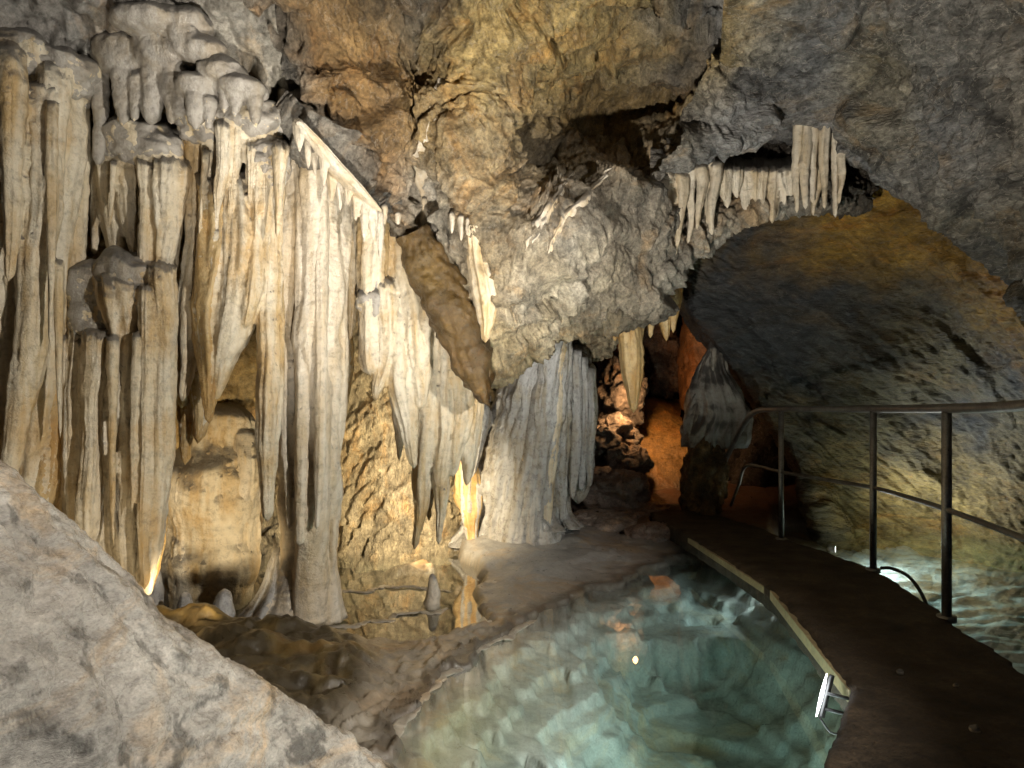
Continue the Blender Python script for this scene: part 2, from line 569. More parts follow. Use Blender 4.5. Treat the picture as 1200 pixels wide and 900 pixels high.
def floor_height(x, y):
    p = np.stack([x, y, np.zeros_like(x)], 1)
    wob = fbm(p * 1.6, 4) * 0.10
    wob2 = fbm(p * 5.0 + 9, 3) * 0.03
    # dry ground: gentle apron that rises to the back and to the tunnel
    h = 0.045 + 0.05 * sstep(4.8, 6.6, y) + 0.12 * sstep(0.9, 1.6, x) * sstep(5.6, 7.0, y) + 0.0 * y
    apron = np.exp(-(((x - 0.15) / 0.75) ** 2 + ((y - 6.6) / 1.0) ** 2))
    h = h + 0.14 * apron + fbm(p * 2.5 + 3, 5, 0.55) * 0.03 + np.abs(perlin(p * 9)) * 0.010
    h = h + 0.5 * sstep(7.3, 9.5, y)
    dp0 = poly_sdf(x, y, MAIN_POOL) + wob * 0.9 + fbm(p * 4.3 + 1, 3) * 0.06
    h = h * (0.45 + 0.55 * sstep(0.02, -0.55, dp0))
    # dark lumpy bank
    dm = poly_sdf(x, y, MOUND) + wob * 0.5
    lump = 0.05 + 0.16 * np.abs(fbm(p * 2.2 + 20, 4, 0.45)) + 0.025 * np.abs(perlin(p * 13))
    lump = lump - 0.05 * sstep(-1.5, -0.7, x)
    h = h + lump * sstep(-0.05, 0.22, dm)
    # rimstone edges: crusted wavy ribs between pool and bank
    dp = dp0
    crust = np.abs(np.sin(dp * 34 + fbm(p * 3 + 5, 3) * 5.0))
    h = h + 0.030 * (1 - crust) ** 2 * sstep(-0.55, -0.1, dp) * sstep(0.06, -0.02, dp) * sstep(4.8, 3.8, y)
    pitn, pite = facets(np.stack([x * 11, y * 11, 0 * x], 1), 0)
    h = h - 0.018 * sstep(0.15, 0.55, pite) * sstep(-0.6, -0.2, dp) * sstep(0.0, -0.1, dp) * sstep(4.4, 3.4, y)
    # back pool
    db = poly_sdf(x, y, BACK_POOL) + wob * 0.8 + wob2
    hb = -0.07 - 0.05 * sstep(0, 0.8, db) + fbm(p * 3.1 + 8, 4) * 0.045
    for (cx0, cy0, cx1, cy1, wv) in ((-1.1, 5.75, -0.6, 5.70, 0.03),):
        tt = np.clip((x - cx0) / (cx1 - cx0), 0, 1)
        yc = cy0 + (cy1 - cy0) * tt + wv * 1.5 * perlin(np.stack([x * 3.3 + cx0 * 7, 0 * x, 0 * x], 1))
        on = sstep(cx0 - 0.05, cx0 + 0.1, x) * sstep(cx1 + 0.05, cx1 - 0.1, x)
        hb = hb + (0.115 + 0.02 * perlin(p * 8)) * np.exp(-((y - yc) / 0.035) ** 2) * on
    h = h * (1 - sstep(0.0, 0.10, db)) + hb * sstep(0.0, 0.10, db)
    # main pool: submerged shelf, then the deep basin behind a sharp ledge
    ledge = 0.5 + 0.5 * np.sin((x * 0.8 + y * 1.25) * 7 + fbm(p * 1.4 + 50, 3) * 4)
    hs = -0.03 - 0.20 * sstep(0.0, 0.5, dp) - 0.035 * sstep(0.35, 0.55, ledge) + fbm(p * 3 + 70, 3) * 0.008
    dd = poly_sdf(x, y, BASIN) + wob * 0.9 + fbm(p * 3.7 + 61, 3) * 0.05
    wide = 0.06 + 0.40 * sstep(4.35, 3.7, y - 0.25 * x)
    hs = hs - 0.27 * sstep(0.0, wide, dd) - 0.10 * sstep(0.1, 0.9, dd)
    hs = hs + fbm(np.stack([x * 1.0 + y * 0.8, y * 4.2 - x * 2.2, 0 * x], 1) * 2.0 + 5, 3) * 0.010
    tq = hs / 0.085 + 0.45 * fbm(p * 1.0 + 81, 3) + 0.05 * fbm(p * 7 + 2, 2)
    fr_ = tq - np.floor(tq)
    hs = 0.25 * hs + 0.75 * (np.floor(tq) + 0.25 * fr_ + 0.75 * sstep(0.80, 0.98, fr_)) * 0.085
    hs = np.minimum(hs, -0.02)
    near = sstep(2.75, 2.35, y + 0.12 * x + wob * 0.6)
    hs = hs + 0.20 * near * sstep(0.1, 0.4, dd)
    h = h * (1 - sstep(-0.025, 0.025, dp)) + hs * sstep(-0.025, 0.025, dp)
    # right pool
    dr = poly_sdf(x, y, RIGHT_POOL) + wob * 0.2
    hr = -0.18 - 0.20 * sstep(0.1, 1.0, dr) + fbm(np.stack([x * 1.1, y * 3.2, 0 * x], 1) * 2 + 33, 4) * 0.035 + 0.14 * sstep(5.2, 6.6, y)
    h = h * (1 - sstep(-0.05, 0.1, dr)) + hr * sstep(-0.05, 0.1, dr)
    # stay under the walkway
    dw = poly_sdf(x, y, PATH_L + PATH_R[::-1])
    h = np.where(dw > -0.02, np.minimum(h, 0.10), h)
    return h, dp, db, dm, dr


def build_floor():
    nv, nu = 560, 520
    yy = 1.05 * (11.5 / 1.05) ** np.linspace(0, 1, nv)
    tt = np.linspace(-1.15, 1.15, nu)
    Y = np.repeat(yy[:, None], nu, 1)
    X = tt[None, :] * (Y * 0.80 + 0.55)
    x, y = X.ravel(), Y.ravel()
    h, dp, db, dm, dr = floor_height(x, y)
    p = np.stack([x, y, h], 1)
    c = np.tile(np.array([0.20, 0.17, 0.135]), (len(x), 1))

    def blend(c, colr, m):
        return c * (1 - m[:, None]) + np.array(colr) * m[:, None]
    apron = np.exp(-(((x - 0.25) / 1.0) ** 2 + ((y - 6.0) / 1.1) ** 2))
    c = blend(c, (0.33, 0.325, 0.315), np.clip(apron * 1.4, 0, 1))
    c = blend(c, (0.17, 0.095, 0.06), sstep(1.0, 1.5, x) * sstep(5.8, 6.8, y))
    n = fbm(p * 3.0 + 3, 4)
    c = blend(c, (0.42, 0.38, 0.31), sstep(-0.42, -0.12, dp) * sstep(4.6, 3.6, y) * (0.55 + 0.45 * np.clip(n, -1, 1)))
    md = sstep(-0.03, 0.15, dm)
    c = blend(c, (0.040, 0.029, 0.013), md)
    c = blend(c, (0.14, 0.095, 0.03), md * sstep(0.1, 0.5, n) * 0.8)
    c = blend(c, (0.035, 0.028, 0.018), sstep(0, 0.1, db))
    c = blend(c, (0.34, 0.29, 0.21), sstep(0, 0.1, db) * sstep(-0.01, 0.02, h))
    c = blend(c, (0.60, 0.63, 0.60), sstep(0.0, 0.15, dp))
    c = blend(c, (0.36, 0.34, 0.20), sstep(0.0, 0.15, dp) * sstep(0.6, 0.0, dp) * sstep(4.3, 3.0, y))
    wetband = sstep(-0.16, -0.03, dp) * sstep(0.03, -0.01, dp)
    c = blend(c, (0.075, 0.062, 0.048), wetband * 0.85)
    strk = fbm(np.stack([x * 1.2 + y, y * 3.4 - x * 1.5, 0 * x], 1) * 2.2, 4)
    c = blend(c, (0.15, 0.17, 0.16), sstep(0.0, 0.2, dp) * sstep(0.15, 0.7, strk) * 0.38)
    c = blend(c, (0.72, 0.74, 0.72), sstep(0.0, 0.1, dr))
    c = blend(c, (0.26, 0.27, 0.25), sstep(0.0, 0.2, dr) * sstep(0.0, 0.5, fbm(np.stack([x * 1.1, y * 4, 0 * x], 1) * 2 + 70, 4)) * 0.6)
    return structure(link_mesh('cave_floor', p, grid_faces(nv, nu), M_floor, colors=np.clip(c, 0.01, 0.9)))


build_floor()


# ------------------------------------------------------------------ water
def build_water():
    m, nt, out = new_mat('clear_water')
    L = nt.links
    pos = N_(nt, 'ShaderNodeNewGeometry').outputs['Position']
    n = noise(nt, pos, 7.0, 3, 0.5)
    bp = N_(nt, 'ShaderNodeBump', Strength=0.15, Distance=0.001)
    L.new(n, bp.inputs['Height'])
    lw = N_(nt, 'ShaderNodeLayerWeight', Blend=0.5)
    f5 = math_(nt, 'POWER', lw.outputs['Facing'], 3.2)
    fr = math_(nt, 'ADD', math_(nt, 'MULTIPLY', f5, 0.96), 0.04)
    gl = N_(nt, 'ShaderNodeBsdfGlossy', Roughness=0.0)
    L.new(bp.outputs[0], gl.inputs['Normal'])
    tr = N_(nt, 'ShaderNodeBsdfTransparent')
    mx = N_(nt, 'ShaderNodeMixShader')
    L.new(fr, mx.inputs[0])
    L.new(tr.outputs[0], mx.inputs[1])
    L.new(gl.outputs[0], mx.inputs[2])
    L.new(mx.outputs[0], out.inputs['Surface'])
    va = N_(nt, 'ShaderNodeVolumeAbsorption', Density=0.29)
    va.inputs['Color'].default_value = (0.05, 0.66, 0.60, 1)
    L.new(va.outputs[0], out.inputs['Volume'])
    x0, x1, y0, y1, z0 = -6.5, 9.0, 0.9, 11.6, -1.6
    v = [(x0, y0, z0), (x1, y0, z0), (x1, y1, z0), (x0, y1, z0), (x0, y0, 0), (x1, y0, 0), (x1, y1, 0), (x0, y1, 0)]
    f = [(3, 2, 1, 0), (4, 5, 6, 7), (0, 1, 5, 4), (1, 2, 6, 5), (2, 3, 7, 6), (3, 0, 4, 7)]
    structure(link_poly('pool_water', v, f, m))


build_water()

# ------------------------------------------------------------------ rock shell
G_ = (0.20, 0.185, 0.16)      # grey
T_ = (0.42, 0.31, 0.13)       # tan
O_ = (0.235, 0.15, 0.068)       # orange brown
D_ = (0.085, 0.075, 0.06)     # dark
B_ = (0.17, 0.175, 0.18)      # blue grey
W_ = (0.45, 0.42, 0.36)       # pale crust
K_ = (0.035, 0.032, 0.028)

A_SET = 0.10
A = [  # rows: behind camera ... lip, folded back; 8 columns
    [(150, -700, 1.2), (280, -700, 1.2), (400, -700, 1.2), (500, -700, 1.2), (600, -700, 1.2), (700, -700, 1.2), (820, -700, 1.2), (930, -700, 1.2)],
    [(235, -220, 2.3), (330, -220, 2.4), (420, -220, 2.5), (500, -220, 2.5), (580, -220, 2.5), (680, -220, 2.6), (790, -220, 2.6), (900, -220, 2.6)],
    [(280, -30, 3.0), (355, -20, 3.1), (435, -10, 3.3), (500, -10, 3.5), (560, -10, 3.3), (660, -10, 3.5), (760, -10, 3.7), (870, -10, 3.9)],
    [(305, 25, 3.3), (368, 55, 3.4), (430, 70, 3.65), (485, 80, 3.95), (565, 80, 3.70), (690, 35, 3.85), (800, 20, 4.0), (885, 40, 4.1)],
    [(318, 70, 3.45), (382, 105, 3.5), (436, 130, 3.7), (488, 150, 3.90), (566, 165, 3.85), (662, 150, 5.15), (785, 125, 5.1), (875, 105, 4.6)],
    [(330, 105, 3.6), (394, 150, 3.65), (443, 195, 3.9), (502, 240, 4.1), (572, 295, 4.05), (645, 280, 4.12), (712, 222, 4.32), (800, 195, 4.7)],
    [(338, 125, 3.7), (404, 195, 3.8), (452, 254, 4.0), (517, 345, 4.3), (574, 440, 4.5), (645, 398, 4.7), (718, 380, 4.9), (795, 305, 5.0)],
    [(350, 90, 4.5), (415, 160, 4.7), (468, 220, 4.9), (535, 300, 5.2), (590, 385, 5.5), (655, 345, 5.7), (728, 330, 5.9), (805, 270, 6.0)],
]
Acol = [
    [G_, O_, O_, G_, T_, T_, T_, G_],
    [G_, O_, O_, G_, T_, T_, T_, G_],
    [G_, O_, O_, D_, T_, T_, T_, B_],
    [G_, O_, (0.32, 0.20, 0.08), (0.2, 0.15, 0.08), T_, T_, G_, B_],
    [G_, (0.29, 0.17, 0.06), O_, (0.3, 0.2, 0.08), (0.36, 0.28, 0.16), (0.22, 0.15, 0.06), (0.22, 0.15, 0.06), T_],
    [G_, G_, (0.28, 0.16, 0.06), W_, (0.34, 0.27, 0.17), W_, (0.34, 0.29, 0.22), G_],
    [G_, G_, G_, (0.25, 0.17, 0.07), (0.34, 0.27, 0.15), (0.34, 0.27, 0.15), (0.28, 0.24, 0.18), G_],
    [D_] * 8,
]
A = [[(x, y, d + A_SET) for x, y, d in row] for row in A]
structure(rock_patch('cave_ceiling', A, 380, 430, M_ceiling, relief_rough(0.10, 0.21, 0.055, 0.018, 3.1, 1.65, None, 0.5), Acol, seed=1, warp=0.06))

B = [
    [(880, -700, 1.2), (960, -700, 1.2), (1050, -700, 1.2), (1150, -700, 1.2), (1280, -700, 1.1), (1450, -700, 1.0), (1700, -650, 0.9), (2000, -500, 0.8)],
    [(850, -220, 2.6), (930, -220, 2.6), (1010, -220, 2.5), (1090, -220, 2.4), (1190, -220, 2.2), (1310, -220, 2.0), (1500, -180, 1.8), (1800, -100, 1.5)],
    [(850, -10, 3.6), (905, 0, 3.6), (970, 0, 3.5), (1040, 0, 3.35), (1130, 0, 3.15), (1235, 0, 2.9), (1400, 20, 2.6), (1650, 80, 2.2)],
    [(826, 90, 4.1), (885, 88, 4.15), (955, 82, 4.1), (1022, 92, 4.0), (1110, 125, 3.8), (1210, 170, 3.5), (1370, 240, 3.1), (1600, 340, 2.6)],
    [(764, 196, 4.5), (850, 180, 4.62), (935, 162, 4.7), (1000, 186, 4.65), (1100, 252, 4.45), (1200, 345, 4.2), (1350, 480, 3.8), (1560, 640, 3.3)],
    [(770, 165, 5.3), (860, 150, 5.4), (945, 135, 5.5), (1010, 150, 5.5), (1110, 205, 5.4), (1220, 300, 5.2), (1370, 430, 5.0), (1600, 600, 4.6)],
]
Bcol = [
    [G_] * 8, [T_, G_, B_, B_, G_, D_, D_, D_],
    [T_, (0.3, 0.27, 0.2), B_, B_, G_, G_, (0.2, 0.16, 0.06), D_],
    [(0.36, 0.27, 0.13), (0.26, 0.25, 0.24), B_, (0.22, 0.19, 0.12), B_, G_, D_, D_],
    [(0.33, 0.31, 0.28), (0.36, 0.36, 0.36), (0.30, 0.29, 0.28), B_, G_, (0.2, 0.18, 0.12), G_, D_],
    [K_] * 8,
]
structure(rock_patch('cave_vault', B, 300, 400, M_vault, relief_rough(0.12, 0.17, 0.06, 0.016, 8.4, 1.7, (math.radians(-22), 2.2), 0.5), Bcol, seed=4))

C_ = [
    [(650, 200, 6.0), (740, 170, 5.9), (820, 150, 5.9), (900, 130, 5.9), (980, 130, 5.9), (1040, 160, 5.9)],
    [(655, 240, 5.3), (740, 215, 5.25), (820, 205, 5.25), (900, 195, 5.25), (980, 195, 5.3), (1030, 215, 5.6)],
    [(662, 320, 5.0), (740, 290, 4.95), (820, 250, 5.0), (900, 225, 5.05), (975, 218, 5.1), (1015, 230, 5.5)],
    [(680, 385, 5.0), (745, 375, 5.0), (806, 300, 5.1), (885, 255, 5.15), (970, 240, 5.2), (1005, 240, 5.6)],
    [(690, 340, 6.4), (755, 330, 6.4), (815, 265, 6.5), (890, 235, 6.5), (970, 215, 6.6), (1005, 220, 6.8)],
]
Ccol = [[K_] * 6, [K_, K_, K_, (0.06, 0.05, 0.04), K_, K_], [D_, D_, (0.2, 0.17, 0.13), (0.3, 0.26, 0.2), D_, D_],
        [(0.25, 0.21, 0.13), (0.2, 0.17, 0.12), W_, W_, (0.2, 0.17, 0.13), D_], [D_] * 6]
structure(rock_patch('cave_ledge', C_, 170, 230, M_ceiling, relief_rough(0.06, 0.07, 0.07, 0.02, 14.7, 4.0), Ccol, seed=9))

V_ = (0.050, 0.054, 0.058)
Q_ = (0.32, 0.19, 0.03)     # ochre
E_ = (0.17, 0.14, 0.06)     # olive
Wd = [
    [(815, 150, 9.5), (780, 170, 6.6), (860, 160, 6.3), (960, 150, 5.9), (1060, 160, 5.5), (1170, 190, 4.9), (1320, 300, 4.3), (1600, 400, 3.6)],
    [(815, 270, 9.6), (788, 285, 6.8), (865, 285, 6.6), (960, 275, 6.2), (1065, 280, 5.8), (1175, 300, 5.2), (1330, 360, 4.6), (1600, 430, 3.8)],
    [(830, 345, 9.8), (797, 345, 7.0), (880, 358, 6.7), (970, 350, 6.45), (1075, 350, 6.1), (1180, 370, 5.55), (1330, 400, 5.0), (1600, 450, 4.2)],
    [(885, 430, 9.8), (858, 425, 7.15), (922, 430, 6.85), (1000, 430, 6.6), (1092, 430, 6.3), (1190, 440, 5.85), (1330, 460, 5.3), (1600, 490, 4.5)],
    [(925, 500, 9.8), (905, 498, 7.2), (955, 500, 7.0), (1030, 500, 6.8), (1112, 500, 6.5), (1200, 512, 6.1), (1330, 530, 5.6), (1600, 560, 4.8)],
    [(965, 590, 9.6), (945, 588, 7.1), (985, 582, 7.0), (1050, 582, 6.9), (1125, 585, 6.6), (1205, 595, 6.2), (1330, 610, 5.8), (1600, 640, 5.0)],
    [(985, 650, 9.4), (960, 640, 7.0), (1000, 632, 6.95), (1060, 632, 6.9), (1130, 640, 6.55), (1207, 652, 6.1), (1330, 670, 5.8), (1600, 720, 5.0)],
    [(1000, 800, 8.0), (975, 780, 6.7), (1010, 770, 6.7), (1070, 770, 6.6), (1135, 780, 6.3), (1210, 790, 5.9), (1330, 820, 5.6), (1600, 850, 4.8)],
]
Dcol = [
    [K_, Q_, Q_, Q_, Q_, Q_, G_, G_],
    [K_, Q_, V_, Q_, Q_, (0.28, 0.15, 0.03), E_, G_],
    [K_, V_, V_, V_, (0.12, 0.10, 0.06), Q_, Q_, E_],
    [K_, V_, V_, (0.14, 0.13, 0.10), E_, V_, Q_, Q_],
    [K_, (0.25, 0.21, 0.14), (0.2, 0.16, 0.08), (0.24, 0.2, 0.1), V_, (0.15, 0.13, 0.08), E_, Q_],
    [K_, D_, (0.42, 0.30, 0.11), (0.44, 0.32, 0.11), (0.34, 0.25, 0.09), (0.28, 0.21, 0.1), E_, E_],  # ochre, with the pool lamp's golden glow painted into the two lower rows
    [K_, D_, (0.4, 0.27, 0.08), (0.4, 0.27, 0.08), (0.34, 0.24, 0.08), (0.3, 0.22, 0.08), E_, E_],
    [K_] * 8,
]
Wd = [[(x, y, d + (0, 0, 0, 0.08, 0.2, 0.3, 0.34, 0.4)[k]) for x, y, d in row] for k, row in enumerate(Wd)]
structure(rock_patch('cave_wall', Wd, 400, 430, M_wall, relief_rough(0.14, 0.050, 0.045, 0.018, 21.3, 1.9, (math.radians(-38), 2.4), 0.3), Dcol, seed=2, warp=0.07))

Y_ = (0.50, 0.42, 0.27)
E = [[(x, y, d + 0.12 * math.sin(x * 0.021) + (0.9 if x > 560 else 0.35 if x > 500 else 0)) for x in (-160, 0, 150, 300, 400, 470, 540, 600, 660)]
     for y, d in ((180, 5.4), (330, 5.9), (450, 6.2), (540, 6.35), (610, 6.25), (655, 6.05), (740, 5.9))]
Ecol = [[(0.25, 0.2, 0.12)] * 9, [(0.25, 0.2, 0.12)] * 9] + [[Y_, Y_, Y_, Y_, Y_, (0.55, 0.47, 0.33), Y_, D_, D_]] * 3 + [[(0.46, 0.39, 0.26)] * 9, [(0.3, 0.26, 0.18)] * 9]
structure(rock_patch('alcove_wall', E, 260, 380, M_crystal, relief_rough(0.08, 0.10, 0.09, 0.02, 33.0, 3.4, (math.radians(50), 2.2), 0.5), Ecol, seed=6))

Fp = [
    [(-420, -500, 1.5), (-250, -500, 1.5), (-100, -500, 1.5), (50, -500, 1.5), (200, -500, 1.5), (330, -500, 1.5)],
    [(-340, -150, 2.4), (-190, -150, 2.6), (-60, -150, 2.7), (70, -150, 2.8), (190, -150, 2.8), (300, -150, 2.8)],
    [(-320, -20, 2.7), (-170, -20, 3.1), (-40, -20, 3.2), (90, -20, 3.3), (210, -15, 3.35), (320, -10, 3.4)],
    [(-320, 60, 2.8), (-160, 60, 3.2), (-30, 65, 3.45), (95, 65, 3.6), (215, 60, 3.55), (335, 80, 3.7)],
    [(-320, 140, 2.8), (-160, 140, 3.3), (-30, 150, 3.75), (100, 150, 4.0), (220, 140, 4.0), (355, 160, 4.1)],
    [(-320, 260, 2.8), (-160, 260, 3.4), (-30, 260, 4.0), (100, 260, 4.35), (225, 260, 4.45), (390, 250, 4.5)],
    [(-320, 430, 2.7), (-160, 430, 3.4), (-30, 430, 4.1), (100, 430, 4.5), (225, 430, 4.7), (400, 330, 4.9)],
    [(-320, 640, 2.6), (-160, 640, 3.4), (-30, 640, 4.1), (100, 640, 4.6), (190, 640, 4.9), (330, 440, 5.3)],
]
Fcol = [[G_] * 6] * 2 + [[(0.28, 0.26, 0.23), (0.3, 0.28, 0.25), (0.28, 0.26, 0.23), (0.2, 0.185, 0.17), (0.3, 0.28, 0.25), (0.33, 0.3, 0.25)]] * 1 + \
    [[(0.28, 0.26, 0.23), (0.25, 0.23, 0.2), (0.24, 0.22, 0.2), (0.26, 0.25, 0.23), (0.36, 0.33, 0.28), (0.33, 0.31, 0.26)]] + \
    [[(0.4, 0.33, 0.22)] * 6] * 2 + [[(0.42, 0.30, 0.13)] * 6] * 2
structure(rock_patch('dripstone_wall', Fp, 300, 320, M_flow, relief_flow(0.10, 0.12, 0.012, 41.0), Fcol, seed=8))

# tunnel beyond the walkway
R_ = (0.16, 0.09, 0.05)
Tn = [
    [(640, 280, 6.4), (700, 270, 6.6), (760, 270, 6.8), (820, 280, 7.0), (900, 300, 7.2)],
    [(630, 330, 8.0), (690, 345, 8.2), (760, 345, 8.4), (820, 345, 8.6), (930, 360, 8.8)],
    [(640, 380, 10.2), (700, 370, 10.6), (765, 375, 10.8), (830, 380, 10.6), (960, 400, 10.0)],
    [(640, 470, 10.4), (700, 470, 10.9), (765, 470, 11.1), (830, 480, 10.8), (980, 500, 10.2)],
    [(640, 600, 10.4), (700, 600, 10.8), (765, 600, 11.0), (830, 600, 10.8), (980, 600, 10.2)],
]
structure(rock_patch('tunnel_wall', Tn, 140, 150, M_ceiling, relief_rough(0.12, 0.16, 0.05, 0.02, 51.0, 2.2), [[D_] * 5, [R_] * 5, [R_] * 5, [R_] * 5, [R_] * 5], seed=12))

# ------------------------------------------------------------------ near flowstone mound, lower left
ridge = [(-330, 330, 1.75), (-130, 462, 1.80), (0, 562, 1.88), (100, 640, 2.0), (200, 733, 2.12), (300, 803, 2.27), (400, 866, 2.42), (450, 905, 2.48), (560, 985, 2.5)]
H = []
H.append([(x + 60 + 0.1 * x, y + 330 - 0.2 * y, d + 0.75) for x, y, d in ridge])
H.append([(x + 18, y + 22, d + 0.20) for x, y, d in ridge])
H.append(ridge)
H.append([(x - 30, y + 40, d - 0.20) for x, y, d in ridge])
H.append([(x - 90, y + 165, d - 0.52) for x, y, d in ridge])
H.append([(x - 230, y + 420, d - 0.75) for x, y, d in ridge])
H.append([(x - 420, y + 900, d - 1.05) for x, y, d in ridge])


def relief_mound(p):
    q = p + 61
    d = fbm(q * 1.3, 3) * 0.045
    s = q @ np.array([[0.85, 0.2, 0.5], [-0.3, 0.9, 0.3], [-0.4, -0.3, 0.85]]).T
    s = s + 0.15 * np.stack([perlin(q * 2.5), perlin(q * 2.5 + 9), perlin(q * 2.5 + 21)], 1)
    r1 = np.abs(perlin(s * np.array([1.6, 4.2, 4.2])))
    r2 = np.abs(perlin(s * np.array([4, 10, 10]) + 5))
    d = d + r1 * 0.045 + r2 * 0.013 + fbm(q * 22, 4, 0.66) * 0.006
    n = fbm(s * np.array([2.4, 9.0, 9.0]) + 13, 6, 0.72)
    n2 = fbm(s * np.array([1.1, 2.4, 2.4]) + 40, 4, 0.6)
    tone = 1 - 0.62 * sstep(0.12, 0.85, n + 0.5 * n2)
    return d, tone


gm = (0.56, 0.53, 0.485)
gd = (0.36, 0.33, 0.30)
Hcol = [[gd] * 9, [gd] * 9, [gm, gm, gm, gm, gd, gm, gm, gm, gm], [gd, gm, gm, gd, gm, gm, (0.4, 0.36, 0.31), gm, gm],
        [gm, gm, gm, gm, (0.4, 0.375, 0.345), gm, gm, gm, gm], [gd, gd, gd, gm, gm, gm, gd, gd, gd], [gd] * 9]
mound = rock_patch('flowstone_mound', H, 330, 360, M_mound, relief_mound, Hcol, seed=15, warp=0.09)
tag(mound, 'large grey wet flowstone mound filling the lower left foreground', 'boulder')


# ------------------------------------------------------------------ dripstone builders
_seed = [100]
rnd = random.Random(5)


def drip(name, pts, ws, Y, mat, parent=None, deep=1.1, flute=0.24, nf=6, wob=0.14, ns=44, step=0.022, tip=True, blunt=0.5, top_dome=True, seed=None, root=0.0):
    """one stalactite, flute or column: a tapering irregular tube through photo points, w = width in photo pixels"""
    _seed[0] += 1
    sd = _seed[0] * 3.17 if seed is None else seed
    if not isinstance(Y, (list, tuple)):
        Y = [Y] * len(pts)
    pts, ws, Y = list(pts), list(ws), list(Y)
    if root:      # the upper end swells back into the rock it grows from
        (x0, y0), w0, d0 = pts[0], ws[0], Y[0]
        pts = [(x0 + rnd.uniform(-2, 2), y0 - w0 * 0.55 * root), (x0, y0 - w0 * 0.12)] + [(x0 + (pts[1][0] - x0) * 0.12, y0 + w0 * 0.35)] + pts[1:]
        Y = [d0 + 0.26 * root, d0 + 0.09 * root, d0] + Y[1:]
        ws = [w0 * 0.55, w0 * 1.0, w0 * 1.0] + ws[1:]
    C = np.array([P(x, y, d) for (x, y), d in zip(pts, Y)])
    R = np.array([w * 0.5 / F * d for w, d in zip(ws, Y)])[:, None]
    length = np.linalg.norm(np.diff(C, axis=0), axis=1).sum()
    nl = int(np.clip(length / step, 14, 150))
    t = np.linspace(0, len(C) - 1, nl)
    c = catmull(C, t)
    r = np.maximum(catmull(R, t)[:, 0], 0.0012)
    s = np.linspace(0, 1, nl)
    rl = r.copy()
    if tip:
        e = np.clip((1 - s) * length / (R[-1, 0] * (1 + blunt) + 0.012), 0, 1)
        rl = rl * np.sqrt(np.clip(1 - (1 - e) ** 2, 0.0004, 1))
    if top_dome:
        e = np.clip(s * length / (R[0, 0] * 0.9 + 0.01), 0, 1)
        rl = rl * np.sqrt(np.clip(1 - (1 - e) ** 2, 0.002, 1))
    th = np.linspace(0, 2 * math.pi, ns, endpoint=False)
    # wandering axis
    z = c[:, 2]
    q = np.stack([np.full(nl, sd), np.full(nl, 0.5), z * 3.0], 1)
    r0 = float(R.max())
    c[:, 0] += perlin(q) * wob * r0 * 2
    c[:, 1] += perlin(q + 30) * wob * r0 * 2
    T, S = np.meshgrid(th, s)
    zz = np.repeat(z[:, None], ns, 1)
    rr = np.repeat(rl[:, None], ns, 1)
    q = np.stack([np.cos(T) * nf * 0.42 + sd, np.sin(T) * nf * 0.42, zz * 1.1], -1).reshape(-1, 3)
    m = 1 + flute * 2.2 * (np.abs(perlin(q)) - 0.22).reshape(nl, ns)
    qf = np.stack([np.cos(T) * nf * 0.95 + sd + 7, np.sin(T) * nf * 0.95, zz * 1.5], -1).reshape(-1, 3)
    m = m + flute * 0.45 * (np.abs(perlin(qf)) - 0.22).reshape(nl, ns)
    q2 = np.stack([np.cos(T) * 1.3 + sd + 50, np.sin(T) * 1.3, zz * 9], -1).reshape(-1, 3)
    m = m + (0.09 * perlin(q2)).reshape(nl, ns)
    m = m * (1 + 0.16 * perlin(np.stack([zz * 0 + sd * 1.7, zz * 0, zz * 2.6], -1).reshape(-1, 3)).reshape(nl, ns))
    px = c[:, None, 0] + np.cos(T) * rr * m
    py = c[:, None, 1] + np.sin(T) * rr * m * deep
    pts3 = np.stack([px, py, zz], -1)
    q3 = pts3.reshape(-1, 3)
    k = (fbm(q3 * 30 + sd, 2) * 0.0035 + fbm(q3 * np.array([13, 13, 17]) + sd, 2) * min(0.006, 0.12 * r0)).reshape(nl, ns)
    pts3[..., 0] += np.cos(T) * k
    pts3[..., 1] += np.sin(T) * k
    V = pts3.reshape(-1, 3)
    faces = grid_faces(nl, ns, True)
    caps_top, caps_bot = c[0], c[-1]
    V = np.vstack([V, caps_top[None], caps_bot[None]])
    a = np.arange(ns)
    b = np.roll(a, -1)
    top = np.stack([np.full(ns, nl * ns), b, a, a], 1)
    bot = np.stack([np.full(ns, nl * ns + 1), (nl - 1) * ns + a, (nl - 1) * ns + b, (nl - 1) * ns + b], 1)
    # caps as quads split: use degenerate-free triangles through a second mesh call is wasteful, so close with rings instead
    me_faces = [tuple(f) for f in faces] + [tuple(f[:3]) for f in top] + [tuple(f[:3]) for f in bot]
    me = bpy.data.meshes.new(name)
    me.from_pydata(V.tolist(), [], me_faces)
    me.update()
    me.polygons.foreach_set('use_smooth', np.ones(len(me.polygons), bool))
    me.materials.append(mat)
    ob = bpy.data.objects.new(name, me)
    col.objects.link(ob)
    if parent is not None:
        ob.parent = parent
        ob.matrix_parent_inverse = parent.matrix_basis.inverted()
    return ob


